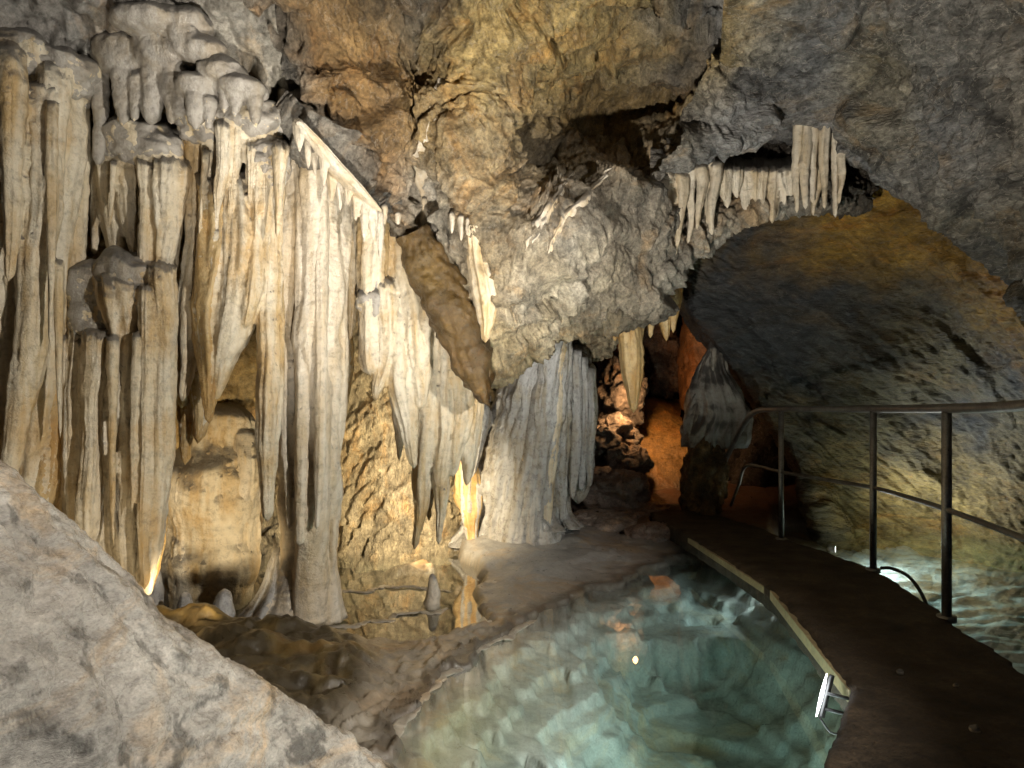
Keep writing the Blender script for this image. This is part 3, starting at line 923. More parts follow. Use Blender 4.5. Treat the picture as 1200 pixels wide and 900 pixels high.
def blob(name, centre, size, mat, parent=None, lump=0.25, freq=2.0, nv=48, nu=72, seed=None, colour=None, drop=0.0, rough=0.0, blocks=0.0):
    """a lumpy rounded mass: centre = (px,py,Y), size = (width px, height px, depth m)"""
    _seed[0] += 1
    sd = _seed[0] * 2.71 if seed is None else seed
    c = P(*centre)
    sx, sz, sy = size[0] * 0.5 / F * centre[2], size[1] * 0.5 / F * centre[2], size[2] * 0.5
    ph = np.linspace(0.02, math.pi - 0.02, nv)
    th = np.linspace(0, 2 * math.pi, nu, endpoint=False)
    TH, PH = np.meshgrid(th, ph)
    d = np.stack([np.sin(PH) * np.cos(TH), np.sin(PH) * np.sin(TH), np.cos(PH)], -1).reshape(-1, 3)
    sc3 = np.array([sx, sy, sz])
    base = np.sign(d) * np.abs(d) ** 0.85 * sc3
    q = base * freq / max(sx, sz) + sd
    k = 1 + lump * fbm(q * 0.8, 2, 0.4) + lump * 0.55 * (np.abs(perlin(q * 1.5)) - 0.2)
    if blocks:
        v, e = facets(q * 1.2)
        v2, e2 = facets(q * 3.1 + 7)
        k = k + v * blocks - blocks * 0.5 * (1 - sstep(0, 0.12, e)) + v2 * blocks * 0.35
    V = base * k[:, None]
    if rough:
        V = V + d * (fbm((V + sd) * 18, 3) * rough)[:, None]
    V = V + c
    cols = None
    if colour is not None:
        cols = np.tile(np.array(colour), (len(V), 1)) * (1 + 0.35 * fbm(V * 4 + sd, 3))[:, None]
        cols = np.clip(cols, 0.005, 0.9)
    return link_mesh(name, V, grid_faces(nv, nu, True), mat, parent, colors=cols)


from mathutils.bvhtree import BVHTree
_trees = []
for nm in ('cave_ceiling', 'cave_vault', 'cave_ledge'):
    me = bpy.data.objects[nm].data
    co = np.empty(len(me.vertices) * 3)
    me.vertices.foreach_get('co', co)
    lv = np.empty(len(me.loops), dtype=np.int32)
    me.loops.foreach_get('vertex_index', lv)
    _trees.append(BVHTree.FromPolygons(co.reshape(-1, 3).tolist(), lv.reshape(-1, 4).tolist()))


def rock_at(px, py, default):
    """distance of the rock face behind a photo point, so that crusts sit on the rock"""
    d = Vector(P(px, py, 1.0)) - Vector((0, 0, CZ))
    best = None
    for t in _trees:
        hit = t.ray_cast(Vector((0, 0, CZ)), d)
        if hit[0] is not None and (best is None or hit[0].y < best):
            best = hit[0].y
    return default if best is None or abs(best - default) > 0.8 else best


def web(root_ob, mat, voxel=0.0115, iters=5, name='sheet', fold=0.010, lift=-0.002):
    """the calcite sheet that joins the flutes of one formation: their union, softened in the creases"""
    V, Fs, off = [], [], 0
    for ch in root_ob.children:
        if ch.type != 'MESH':
            continue
        me = ch.data
        V += [tuple(v.co) for v in me.vertices]
        Fs += [tuple(i + off for i in p.vertices) for p in me.polygons]
        off = len(V)
    me = bpy.data.meshes.new(name)
    me.from_pydata(V, [], Fs)
    tmp = bpy.data.objects.new(name, me)
    col.objects.link(tmp)
    r = tmp.modifiers.new('r', 'REMESH')
    r.mode = 'VOXEL'
    r.voxel_size = voxel
    sm = tmp.modifiers.new('s', 'SMOOTH')
    sm.factor = 0.6
    sm.iterations = iters
    dg = bpy.context.evaluated_depsgraph_get()
    me2 = bpy.data.meshes.new_from_object(tmp.evaluated_get(dg))
    bpy.data.objects.remove(tmp)
    bpy.data.meshes.remove(me)
    n = len(me2.vertices)
    co = np.empty(n * 3)
    no = np.empty(n * 3)
    me2.vertices.foreach_get('co', co)
    me2.vertices.foreach_get('normal', no)
    co, no = co.reshape(-1, 3), no.reshape(-1, 3)
    w = co + 0.02 * np.stack([perlin(co * np.array([9, 9, 3])), perlin(co * np.array([9, 9, 3]) + 20), perlin(co * 5)], 1)
    side = 1 - np.clip(np.abs(no[:, 2]) * 1.3, 0, 1)
    f1 = np.abs(perlin(w * np.array([13, 13, 0.9]) + 3))
    f2 = np.abs(perlin(w * np.array([31, 31, 1.6]) + 8))
    k = side * ((f1 - 0.28) * fold * 1.6 + (f2 - 0.25) * fold * 0.9)
    bead = fbm(co * np.array([26, 26, 40]), 3) * 0.005
    co = co + no * (lift + k + bead)[:, None]
    me2.vertices.foreach_set('co', co.ravel())
    me2.name = name
    me2.polygons.foreach_set('use_smooth', np.ones(len(me2.polygons), bool))
    me2.materials.clear()
    me2.materials.append(mat)
    ob = bpy.data.objects.new(name, me2)
    col.objects.link(ob)
    ob.parent = root_ob
    ob.matrix_parent_inverse = root_ob.matrix_basis.inverted()
    return ob


# ================================================================== left dripstone curtains
# each entry: points, widths, distance
def on_rock(pts, Y, gap):
    return [min(d, rock_at(x, y, d) - gap) for (x, y), d in zip(pts, Y)]


def curtain(name, label, cat, flutes, mat, part='flute', group=None, root=1.0, **kw):
    x, y = flutes[0][0][0]
    y0 = flutes[0][2] if not isinstance(flutes[0][2], list) else flutes[0][2][0]
    t = thing(name, P(x, y, y0), label, cat, group)
    for f in flutes:
        opt = dict(kw, root=root)
        m = mat
        if len(f) > 3:
            o = dict(f[3])
            m = o.pop('mat', mat)
            opt.update(o)
        jit = rnd.uniform(-0.07, 0.07)
        yy = [v + jit for v in f[2]] if isinstance(f[2], list) else f[2] + jit
        drip(part, f[0], f[1], yy, m, t, **opt)
    return t



t1 = curtain('flowstone_curtain', 'long cream flowstone curtain at the far left edge above the grey mound', 'flowstone', [
    ([(-45, 60), (-50, 250), (-70, 480)], [60, 45, 20], 3.35),
    ([(5, 90), (2, 230), (-6, 380), (-14, 470)], [50, 40, 26, 8], 3.35),
    ([(30, 110), (24, 260), (8, 420), (-8, 560)], [46, 36, 30, 14], 3.40),
    ([(54, 110), (48, 260), (34, 420), (12, 575)], [40, 36, 30, 16], 3.45),
    ([(78, 105), (75, 220), (62, 340), (48, 480), (30, 600)], [40, 38, 34, 32, 24], 3.5),
    ([(92, 130), (90, 250), (86, 340), (80, 430)], [22, 22, 18, 6], 3.58),
    ([(40, 250), (36, 400), (24, 560)], [30, 44, 40], 3.62, {'mat': M_amber}),
    ([(68, 330), (62, 480), (52, 610)], [26, 36, 30], 3.62, {'mat': M_amber}),
    ([(-20, 250), (-24, 400), (-40, 560)], [50, 54, 40], 3.6, {'mat': M_amber}),
    ([(12, 60), (14, 130), (16, 230), (10, 330)], [30, 30, 20, 8], 3.28),
    ([(64, 80), (64, 150), (60, 240), (54, 300)], [30, 28, 18, 6], 3.38),
], M_calcite, flute=0.14)
for (x, y, w, h, d) in ((10, 70, 110, 70, 3.45), (70, 90, 90, 60, 3.55), (-60, 60, 120, 90, 3.4)):
    blob('cap', (x, y, d), (w, h, 0.35), M_clay, t1, 0.2, 2.2)

t2 = curtain('flowstone_curtain', 'stepped cream flowstone curtain with grey ledges beside the far left curtain', 'flowstone', [
    # upper tier cones under the upper ledge
    ([(128, 185), (130, 230), (138, 290), (142, 330)], [34, 32, 22, 20], 3.72),
    ([(150, 190), (152, 240), (156, 280), (158, 318)], [28, 22, 14, 5], 3.70),
    ([(172, 190), (172, 235), (168, 280), (170, 330)], [20, 14, 10, 9], 3.70),
    ([(198, 190), (196, 240), (192, 290), (190, 345)], [40, 36, 24, 14], 3.72),
    ([(214, 195), (208, 250), (203, 320)], [22, 18, 6], 3.74),
    ([(112, 175), (114, 240), (112, 300)], [18, 14, 4], 3.78),
    # lower tier
    ([(96, 385), (90, 450), (88, 540), (90, 640)], [26, 26, 24, 18], 3.62),
    ([(112, 390), (108, 470), (106, 560), (104, 640)], [26, 22, 26, 22], 3.60),
    ([(80, 395), (77, 460), (80, 520), (84, 570)], [16, 14, 12, 5], 3.58),
    ([(130, 385), (128, 470), (124, 560), (122, 660)], [24, 20, 22, 22], 3.60),
    ([(152, 330), (154, 420), (152, 540), (150, 690)], [52, 40, 36, 26], 3.66, {'nf': 8}),
    ([(172, 340), (172, 450), (170, 560), (168, 690)], [18, 15, 14, 10], 3.60),
    ([(190, 315), (191, 420), (187, 540), (178, 640), (170, 700)], [26, 28, 27, 22, 14], 3.64),
    ([(70, 420), (72, 520), (78, 620)], [24, 30, 30], 3.78, {'mat': M_amber}),
    ([(140, 430), (140, 560), (138, 700)], [30, 40, 36], 3.80, {'mat': M_amber}),
    ([(100, 420), (98, 540), (96, 690)], [40, 46, 40], 3.84, {'mat': M_amber}),
    ([(180, 420), (182, 560), (166, 700)], [22, 28, 24], 3.80, {'mat': M_amber}),
    ([(206, 230), (210, 330), (214, 420), (212, 478)], [24, 26, 26, 12], 3.86, {'mat': M_amber}),
], M_calcite)
blob('ledge', (172, 172, 3.74), (100, 56, 0.34), M_clay, t2, 0.22, 2.0)
blob('ledge', (126, 352, 3.70), (100, 100, 0.30), M_clay, t2, 0.22, 2.0)
blob('ledge', (150, 335, 3.64), (66, 84, 0.24), M_clay, t2, 0.22, 2.0)

t3 = curtain('flowstone_curtain', 'hanging cream drapery with pointed tips left of the thick column', 'flowstone', [
    ([(232, 150), (232, 220), (228, 300), (222, 380), (213, 470)], [24, 22, 20, 24, 8], 3.70),
    ([(246, 150), (246, 210), (244, 260), (240, 320)], [18, 16, 12, 4], 3.66),
    ([(262, 145), (262, 190), (258, 225), (256, 255)], [16, 13, 9, 3], 3.62),
    ([(278, 145), (276, 190), (271, 225), (268, 255)], [16, 12, 8, 3], 3.62),
    ([(256, 220), (256, 300), (250, 380), (246, 440), (244, 496)], [44, 40, 34, 22, 6], 3.78, {'mat': M_amber}),
    ([(284, 210), (284, 300), (276, 370), (262, 420), (252, 470)], [44, 46, 42, 26, 8], 3.76),
    ([(304, 165), (305, 250), (300, 330), (290, 385)], [30, 28, 24, 10], 3.72),
    ([(320, 160), (318, 250), (315, 360), (314, 480), (315, 612)], [34, 26, 26, 26, 12], 3.70),
    ([(296, 170), (295, 200), (293, 240)], [14, 10, 3], 3.62),
    ([(312, 170), (311, 205), (310, 260)], [16, 12, 4], 3.62),
    ([(330, 170), (329, 215), (326, 280)], [16, 12, 4], 3.62),
    ([(226, 330), (222, 430), (218, 545)], [20, 30, 8], 3.95, {'mat': M_amber}),
    ([(240, 250), (236, 350), (232, 520)], [40, 46, 12], 4.0, {'mat': M_amber}),
], M_calcite)
blob('ledge', (292, 146, 3.68), (100, 52, 0.30), M_clay, t3, 0.22, 2.0)
blob('ledge', (240, 148, 3.70), (56, 44, 0.26), M_clay, t3, 0.22, 2.0)
blob('ledge', (318, 190, 3.66), (44, 56, 0.2), M_clay, t3, 0.22, 2.0)

# upper tier with rounded lumps
t4 = thing('flowstone_cascade', P(230, 90, 3.6), 'small lumpy tiers of flowstone with short drips at the top left', 'flowstone')
for (x, y, w, h, d) in ((150, 66, 64, 60, 3.60), (195, 62, 60, 54, 3.55), (215, 30, 60, 40, 3.48), (240, 62, 46, 36, 3.5), (262, 88, 44, 34, 3.52),
                        (232, 104, 36, 30, 3.52), (286, 106, 40, 26, 3.52), (170, 24, 60, 30, 3.42)):
    blob('lump', (x, y, d), (w * 1.15, h * 0.8, 0.22), M_clay if (x * 7 + y) % 3 else M_calcite, t4, 0.16, 2.2, 32, 44)
for f in (([(118, 70), (117, 120), (116, 195)], [18, 15, 8], 3.62), ([(146, 80), (146, 110), (144, 148)], [22, 16, 6], 3.58), ([(160, 84), (160, 110), (158, 142)], [14, 10, 4], 3.56),
          ([(178, 80), (178, 115), (177, 145)], [24, 22, 16], 3.58), ([(198, 80), (198, 110), (200, 146)], [18, 14, 6], 3.55), ([(212, 82), (212, 115), (212, 140)], [16, 14, 8], 3.55),
          ([(230, 104), (230, 130), (230, 152)], [20, 18, 6], 3.50), ([(246, 114), (246, 132), (244, 154)], [14, 9, 3], 3.50), ([(264, 100), (263, 116), (262, 132)], [14, 10, 4], 3.50),
          ([(278, 110), (278, 124), (277, 138)], [12, 9, 3], 3.5), ([(296, 104), (298, 125), (300, 148)], [16, 12, 4], 3.5), ([(208, 30), (208, 48), (207, 62)], [14, 10, 4], 3.42), ([(222, 30), (222, 48), (222, 60)], [14, 10, 4], 3.42)):
    drip('drip', f[0], f[1], f[2], M_calcite, t4, ns=24, root=0.8)

def fringe(t, xs, ytop, ybot, Y, mat, w=(9, 15), seed=1):
    r = random.Random(seed)
    for x in xs:
        x = x + r.uniform(-3, 3)
        a_, b_ = ytop + r.uniform(-12, 12), ybot + r.uniform(-70, 25)
        ww = r.uniform(*w)
        dx = r.uniform(-8, 3)
        drip('ridge', [(x, a_), (x + dx * 0.4, a_ + (b_ - a_) * 0.4), (x + dx, b_)], [ww, ww * 0.8, ww * 0.25], Y + r.uniform(-0.03, 0.03), mat, t, ns=20, root=1.0, step=0.03)


fringe(t1, (18, 60), 130, 420, 3.34, M_calcite, seed=2)
fringe(t1, (30, 70), 300, 560, 3.42, M_calcite, seed=3)
fringe(t2, (136, 166, 204), 200, 300, 3.64, M_calcite, (7, 12), seed=4)
fringe(t2, (98, 134, 162), 400, 620, 3.54, M_calcite, (8, 13), seed=5)
fringe(t3, (240, 268, 304), 170, 300, 3.60, M_calcite, (7, 12), seed=6)
fringe(t3, (276,), 240, 380, 3.66, M_calcite, (8, 12), seed=7)
for t_ in (t1, t2, t3):
    web(t_, M_calcite)
web(t4, M_clay, 0.012, 12, lift=0.012)

# the tall column
t5 = curtain('dripstone_column', 'tall thick cream dripstone column standing on the dark bank', 'column', [
    ([(350, 120), (345, 250), (342, 400), (345, 540), (352, 650), (350, 690), (344, 722)], [48, 40, 42, 44, 46, 54, 84], [3.9, 3.95, 4.0, 4.05, 4.12, 4.15, 4.15], {'tip': False}),
    ([(370, 125), (368, 250), (366, 400), (366, 540), (366, 650), (364, 726)], [34, 30, 32, 36, 38, 44], [3.86, 3.9, 3.95, 4.0, 4.08, 4.12], {'tip': False}),
    ([(388, 140), (386, 260), (386, 400), (384, 540), (382, 640), (386, 726)], [32, 30, 30, 28, 22, 46], [3.9, 3.94, 3.98, 4.0, 4.05, 4.1], {'tip': False}),
    ([(402, 200), (400, 300), (397, 420), (392, 560), (388, 690)], [22, 20, 18, 14, 6], 4.05),
    ([(334, 150), (330, 260), (330, 380), (334, 500), (340, 620)], [18, 16, 14, 12, 6], 3.92),
    ([(356, 130), (355, 260), (355, 420), (354, 560), (352, 640)], [16, 16, 18, 16, 8], 3.82),
    ([(378, 160), (377, 260), (376, 420), (375, 540), (372, 620)], [14, 14, 14, 12, 5], 3.84),
], M_white, nf=4, flute=0.10, ns=40)
drip('base', [(334, 640), (326, 685), (316, 732)], [16, 44, 84], [4.16, 4.16, 4.16], M_greyflow, t5, tip=False)

web(t5, M_white)

# pedestal behind
t6 = thing('flowstone_pedestal', P(245, 685, 4.9), 'broad pale flowstone pedestal standing in still water behind the curtains', 'flowstone')
drip('body', [(262, 470), (258, 520), (248, 580), (242, 640), (240, 690), (240, 716)], [44, 100, 118, 114, 108, 108], [4.9, 4.9, 4.9, 4.9, 4.9, 4.9], M_calcite, t6, tip=False, ns=64, nf=9, flute=0.06, deep=0.6)
drip('shoulder', [(285, 500), (288, 560), (286, 620)], [20, 34, 20], 4.85, M_white, t6, ns=32)

web(t6, M_calcite, 0.014, 3, fold=0.028)

# crusted rimstone lips along the pool edges
def rimstone(path, w, label, seed, meander=0.05):
    C = np.array(path, float)
    n = 140
    c = catmull(C, np.linspace(0, len(C) - 1, n))
    q = np.stack([c[:, 0], c[:, 1], np.full(n, seed)], 1)
    c = c + meander * np.stack([perlin(q * 6) + 0.6 * perlin(q * 15), perlin(q * 6 + 30) + 0.6 * perlin(q * 15 + 9)], 1)
    ns = 20
    tan = np.gradient(c, axis=0)
    tan /= np.linalg.norm(tan, axis=1)[:, None] + 1e-9
    nor = np.stack([-tan[:, 1], tan[:, 0]], 1)
    th = np.linspace(0, 2 * math.pi, ns, endpoint=False)
    ww = w * (0.75 + 0.6 * np.abs(perlin(q * 9 + 4)) + 0.25 * perlin(q * 22))
    ww = ww * np.sqrt(np.clip(np.minimum(np.arange(n), np.arange(n)[::-1]) / 10.0, 0.02, 1))
    X = c[:, None, 0] + nor[:, None, 0] * np.cos(th)[None] * ww[:, None]
    Y = c[:, None, 1] + nor[:, None, 1] * np.cos(th)[None] * ww[:, None]
    Z = 0.002 + np.sin(th)[None] * ww[:, None] * 0.28 + 0.012 * perlin(q * 7)[:, None]
    V = np.stack([X, Y, Z], -1).reshape(-1, 3)
    V = V + (fbm(V * 26 + seed, 3) * w * 0.22)[:, None] * np.array([0.6, 0.6, 1.0])
    cc = np.array([0.38, 0.345, 0.29]) * (0.75 + 0.5 * np.abs(fbm(V * 7, 3)))[:, None]
    o = link_mesh('rimstone', V, grid_faces(n, ns, True), M_floor, colors=cc)
    tag(o, label, 'rimstone', 'rimstone crusts round the pools')


rimstone([(-0.52, 2.45), (-0.46, 2.75), (-0.38, 3.15), (-0.22, 3.60), (-0.02, 3.92), (0.16, 4.20)], 0.030, 'pale crusted rim along the left edge of the turquoise pool', 1.0)
rimstone([(-0.62, 2.85), (-0.55, 3.1), (-0.62, 3.3), (-0.48, 3.45), (-0.40, 3.62), (-0.2, 3.78)], 0.022, 'meandering crust on the bank between the pool edge and the brown mud', 2.0, 0.07)
rimstone([(-0.95, 3.72), (-0.75, 3.70), (-0.55, 3.74), (-0.38, 3.80), (-0.18, 3.98), (-0.12, 4.2), (-0.2, 4.6)], 0.020, 'thin rim holding back the mirror pool on its near side', 3.0)
rimstone([(-1.30, 4.00), (-1.05, 4.08), (-0.85, 4.20), (-0.62, 4.38), (-0.40, 4.42)], 0.030, 'narrow crust line crossing the mirror pool from the column foot', 4.0, 0.09)
rimstone([(-1.45, 4.92), (-1.1, 4.88), (-0.75, 4.95), (-0.42, 4.88)], 0.028, 'farther crust line lying across the mirror pool', 5.0, 0.09)

# small stalagmites
for (x, y0, y1, w, d, lab) in ((180, 662, 716, 26, 4.35, 'grey pointed stalagmite just above the ridge of the mound'), (217, 692, 738, 26, 4.15, 'small stubby stalagmite in the dark water left of another stub'),
                               (264, 690, 742, 34, 4.15, 'broad dark stalagmite with a lit edge beside the column base'), (507, 672, 712, 20, 4.6, 'small rounded white stalagmite alone in the mirror pool')):
    o = drip('stalagmite', [(x, y0), (x, (y0 + y1) / 2), (x - 2, y1)], [w * 0.35, w * 0.75, w], d, M_greyflow if x < 400 else M_white, tip=False, ns=24, flute=0.1)
    tag(o, lab, 'stalagmite')

# ------------------------------------------------------------------ right of the column
t7 = curtain('flowstone_curtain', 'grey and cream hanging curtain with long spikes right of the column', 'flowstone', [
    ([(424, 238), (424, 275), (422, 320)], [26, 18, 4], 4.3),
    ([(438, 245), (438, 310), (438, 380), (434, 440)], [34, 30, 34, 26], 4.3, {'blunt': 0.2}),
    ([(450, 330), (452, 390), (448, 430), (440, 470)], [34, 30, 22, 4], 4.28),
    ([(458, 255), (462, 320), (468, 400), (474, 470), (486, 550)], [34, 40, 36, 26, 8], 4.4),
    ([(478, 275), (484, 340), (488, 420), (492, 480)], [34, 38, 30, 10], 4.4),
    ([(500, 310), (504, 380), (506, 450), (500, 540), (488, 644)], [34, 36, 34, 26, 5], 4.55),
    ([(518, 340), (522, 400), (524, 470), (518, 560), (514, 638)], [34, 34, 28, 20, 4], 4.6),
    ([(536, 370), (540, 430), (538, 500), (530, 560)], [34, 32, 24, 6], 4.62),
    ([(550, 400), (552, 450), (548, 520), (546, 570)], [30, 28, 20, 6], 4.7),
    ([(470, 430), (470, 480), (468, 540)], [24, 18, 4], 4.5),
    ([(412, 250), (412, 330), (410, 400)], [22, 16, 5], 4.4),
    ([(404, 380), (404, 440), (402, 500)], [22, 16, 4], 4.8, {'mat': M_amber}),
    ([(504, 500), (506, 550), (503, 610)], [20, 16, 4], 4.75, {'mat': M_amber}),
], M_calcite, nf=6)
for (x, y, w, h, d) in ((430, 250, 56, 40, 4.4), (455, 285, 60, 60, 4.5), (485, 330, 60, 80, 4.6), (515, 370, 60, 90, 4.7), (438, 350, 40, 56, 4.32), (545, 410, 44, 70, 4.8)):
    blob('shoulder', (x, y, d), (w, h, 0.26), M_clay, t7, 0.25, 2.4, 36, 48)

fringe(t7, (432, 462, 492, 524), 330, 430, 4.3, M_calcite, (7, 12), seed=8)
web(t7, M_calcite)

# fluted grey cascade reaching the floor
t8 = thing('flowstone_cascade', P(615, 640, 6.4), 'fluted grey wet flowstone cascade spreading onto the floor in the centre', 'flowstone')
drip('core', [(648, 385), (634, 430), (622, 490), (612, 550), (606, 600), (604, 648)], [40, 66, 84, 96, 110, 150], [5.8, 5.9, 6.0, 6.15, 6.3, 6.4], M_greyflow, t8, tip=False, ns=120, nf=22, flute=0.20, deep=0.75, wob=0.02)
for i in range(15):
    u = i / 14
    xt = 634 + 30 * u + rnd.uniform(-3, 3)
    xb = 556 + 106 * u + rnd.uniform(-5, 5)
    front = 1 - (2 * u - 1.1) ** 2
    d = 5.78 - 0.10 * front
    db = 6.32 - 0.42 * max(front, 0)
    yb = 1040 / db + 480 - (4 if u < 0.85 else 30)
    w = rnd.uniform(8, 14)
    end = rnd.choice([1.0, 1.0, 0.92, 0.8])
    pts = [(xt, 388), (xt + (xb - xt) * 0.22, 450), (xt + (xb - xt) * 0.55, 530), (xb, yb - 24), (xb + (u - 0.5) * 30, yb)]
    drip('flute', pts, [w, w * 1.1, w * 1.2, w * 1.3, w * 1.9], [d, d + (db - d) * 0.25, d + (db - d) * 0.6, db - 0.02, db - 0.10], M_greyflow if i not in (5, 11) else M_calcite, t8, tip=False, ns=24, flute=0.22)
blob('foot', (612, 640, 6.3), (150, 34, 0.9), M_greyflow, t8, 0.2, 2.0)
blob('foot', (586, 642, 6.05), (34, 30, 0.26), M_greyflow, t8, 0.2, 2.0, 32, 44)
blob('foot', (634, 626, 6.0), (44, 46, 0.3), M_greyflow, t8, 0.2, 2.0, 32, 44)
drip('shield', [(574, 505), (566, 545), (560, 580), (566, 612)], [20, 38, 48, 36], 6.25, M_amber, t8, tip=False, deep=0.4)
drip('spike', [(546, 520), (550, 580), (553, 646)], [22, 26, 8], 6.05, M_amber, t8, deep=0.4)
drip('spike', [(540, 580), (542, 610), (541, 645)], [14, 14, 4], 6.5, M_white, t8, deep=0.5)
drip('spike', [(556, 470), (560, 500), (553, 560)], [26, 24, 6], 5.9, M_greyflow, t8)

web(t8, M_greyflow, 0.016, 3, fold=0.03)

t9 = curtain('flowstone_curtain', 'narrow dark grey stalactite fringe on the right flank of the central cascade', 'flowstone', [
    ([(662, 408), (664, 470), (662, 540), (658, 612)], [14, 13, 12, 8], 6.1),
    ([(672, 412), (674, 470), (673, 540), (671, 585)], [15, 14, 13, 6], 6.0),
    ([(682, 420), (684, 480), (683, 540), (681, 575)], [14, 13, 11, 5], 6.05),
    ([(692, 432), (694, 480), (692, 530), (690, 572)], [12, 11, 10, 5], 6.1),
    ([(678, 420), (680, 500), (678, 590)], [30, 34, 28], 6.3),
], M_greyflow)

# ceiling-edge drapery and small drips
rib = [(350, 142), (372, 168), (394, 196), (418, 222), (448, 250)]
ribY = on_rock([(352, 130), (374, 152), (396, 178), (420, 204), (448, 238)], [3.70, 3.74, 3.78, 3.84, 3.95], 0.0)
ribY = [max(v, min(ribY) + 0.0) for v in ribY]
lo_ = np.polyfit(range(5), ribY, 1)
ribY = [float(np.polyval(lo_, k)) for k in range(5)]
t10 = curtain('flowstone_drapery', 'cream ribbon of drapery running down the ceiling edge above the column', 'flowstone',
              [(rib, [10, 18, 26, 24, 6], [v + 0.01 for v in ribY])] +
              [([(x, y - 4), (x + 1, y + l * 0.5), (x + 1, y + l)], [w, w * 0.8, 2], d + 0.03) for (x, y), w, l, d in
               [((rib[0][0] + k * 9.5, rib[0][1] + k * 10.6), rnd.uniform(9, 15), rnd.uniform(22, 60), ribY[0] + (ribY[4] - ribY[0]) * k / 10) for k in range(11)]],
              M_white, deep=0.8, nf=3, root=0)
web(t10, M_white, 0.01, 3)


def build_blade():
    mid = [(484, 274, 34), (504, 318, 46), (528, 368, 50), (550, 418, 42), (566, 462, 14)]
    d0 = on_rock([(490, 270), (520, 315), (550, 360), (566, 395), (575, 425)], [4.25, 4.3, 4.35, 4.42, 4.48], 0.10)
    d0 = [min(d0[max(0, k - 1):k + 2]) for k in range(5)]
    rows = []
    for (x, y, w), d in zip(mid, d0):
        rows.append([(x - w * 0.30, y - 4, d + 0.35), (x - w * 0.5, y + 4, d + 0.06), (x - w * 0.1, y, d - 0.02), (x + w * 0.4, y - 10, d + 0.02), (x + w * 0.55, y - 18, d + 0.3)])
    x, y, d = 572, 474, d0[-1] + 0.05
    rows.append([(x - 2, y, d + 0.1), (x - 2, y, d), (x, y + 2, d), (x + 2, y, d), (x + 3, y - 4, d + 0.1)])

    def rel(p):
        return fbm(p * 5 + 3, 3) * 0.035 + np.abs(perlin(p * np.array([16, 16, 7]))) * 0.03 + fbm(p * 30, 3) * 0.006, None
    br, dk = (0.105, 0.062, 0.018), (0.045, 0.027, 0.010)
    o = rock_patch('hanging_rock', rows, 110, 70, M_flow, rel, [[dk, br, br, dk, dk], [dk, br, (0.15, 0.095, 0.028), br, dk], [dk, dk, br, br, dk], [dk, br, br, dk, dk], [dk, dk, br, br, dk], [dk] * 5], seed=3)
    tag(o, 'glossy brown blade of rock hanging from the ceiling beside the curtain', 'rock')


build_blade()

o = drip('stalactite', [(554, 262), (560, 296), (567, 335), (570, 365), (568, 402)], [8, 18, 24, 20, 4], [v + 0.02 for v in on_rock([(554, 262), (560, 296), (567, 335), (570, 365), (568, 390)], [4.15] * 5, 0.0)], M_calcite, flute=0.3)
tag(o, 'cream stalactite hanging in front of the rough central ceiling rock', 'stalactite')
for i, (x, y0, y1, w) in enumerate(((497, 238, 250, 5), (530, 255, 274, 5), (540, 258, 282, 6), (548, 262, 276, 4), (450, 246, 264, 6), (466, 256, 268, 5))):
    o = drip('stalactite', [(x, y0 - 8), (x, (y0 + y1) / 2), (x, y1)], [w * 1.6, w, 1.5], rock_at(x, y0 - 6, 4.05), M_white, ns=12)
    tag(o, ('tiny white drip, number %d from the left along the lower ceiling edge' % (sorted([497, 530, 540, 548, 450, 466]).index(x) + 1)).replace('number 1', 'first').replace('number 2', 'second').replace('number 3', 'third').replace('number 4', 'fourth').replace('number 5', 'fifth').replace('number 6', 'sixth'), 'stalactite', 'tiny drips on the ceiling edge')

# white calcite crusts on the ceiling
for (pts, ws, Y, lab) in (([(520, 90), (508, 130), (494, 180), (498, 238)], [8, 14, 26, 10], [3.86, 3.84, 3.9, 3.98], 'white calcite crust trickling down the orange ceiling'),
                          ([(668, 200), (655, 225), (636, 262), (618, 296)], [5, 10, 14, 6], [4.55, 4.45, 4.3, 4.2], 'thin white calcite rib left of the twin rib on the ceiling'),
                          ([(716, 196), (690, 224), (660, 262), (640, 300)], [5, 10, 12, 6], [4.6, 4.5, 4.4, 4.3], 'longer white calcite rib slanting across the ceiling edge')):
    dense = catmull(np.array([[x, y, w, d] for (x, y), w, d in zip(pts, ws, Y)], float), np.linspace(0, len(pts) - 1, 16))
    pts = [(x + rnd.uniform(-3, 3), y) for x, y, w, d in dense]
    ws = [max(w * rnd.uniform(0.7, 1.4), 3) for x, y, w, d in dense]
    Y = [rock_at(x, y, d[3]) + 0.25 * w / F * 4 for (x, y), w, d in zip(pts, ws, dense)]
    Y = [(Y[max(k - 1, 0)] + 2 * Y[k] + Y[min(k + 1, 15)]) / 4 for k in range(16)]
    o = drip('calcite_rib', pts, ws, Y, M_white, deep=1.0, flute=0.5, nf=7, wob=0.2, ns=28)
    tag(o, lab, 'calcite')

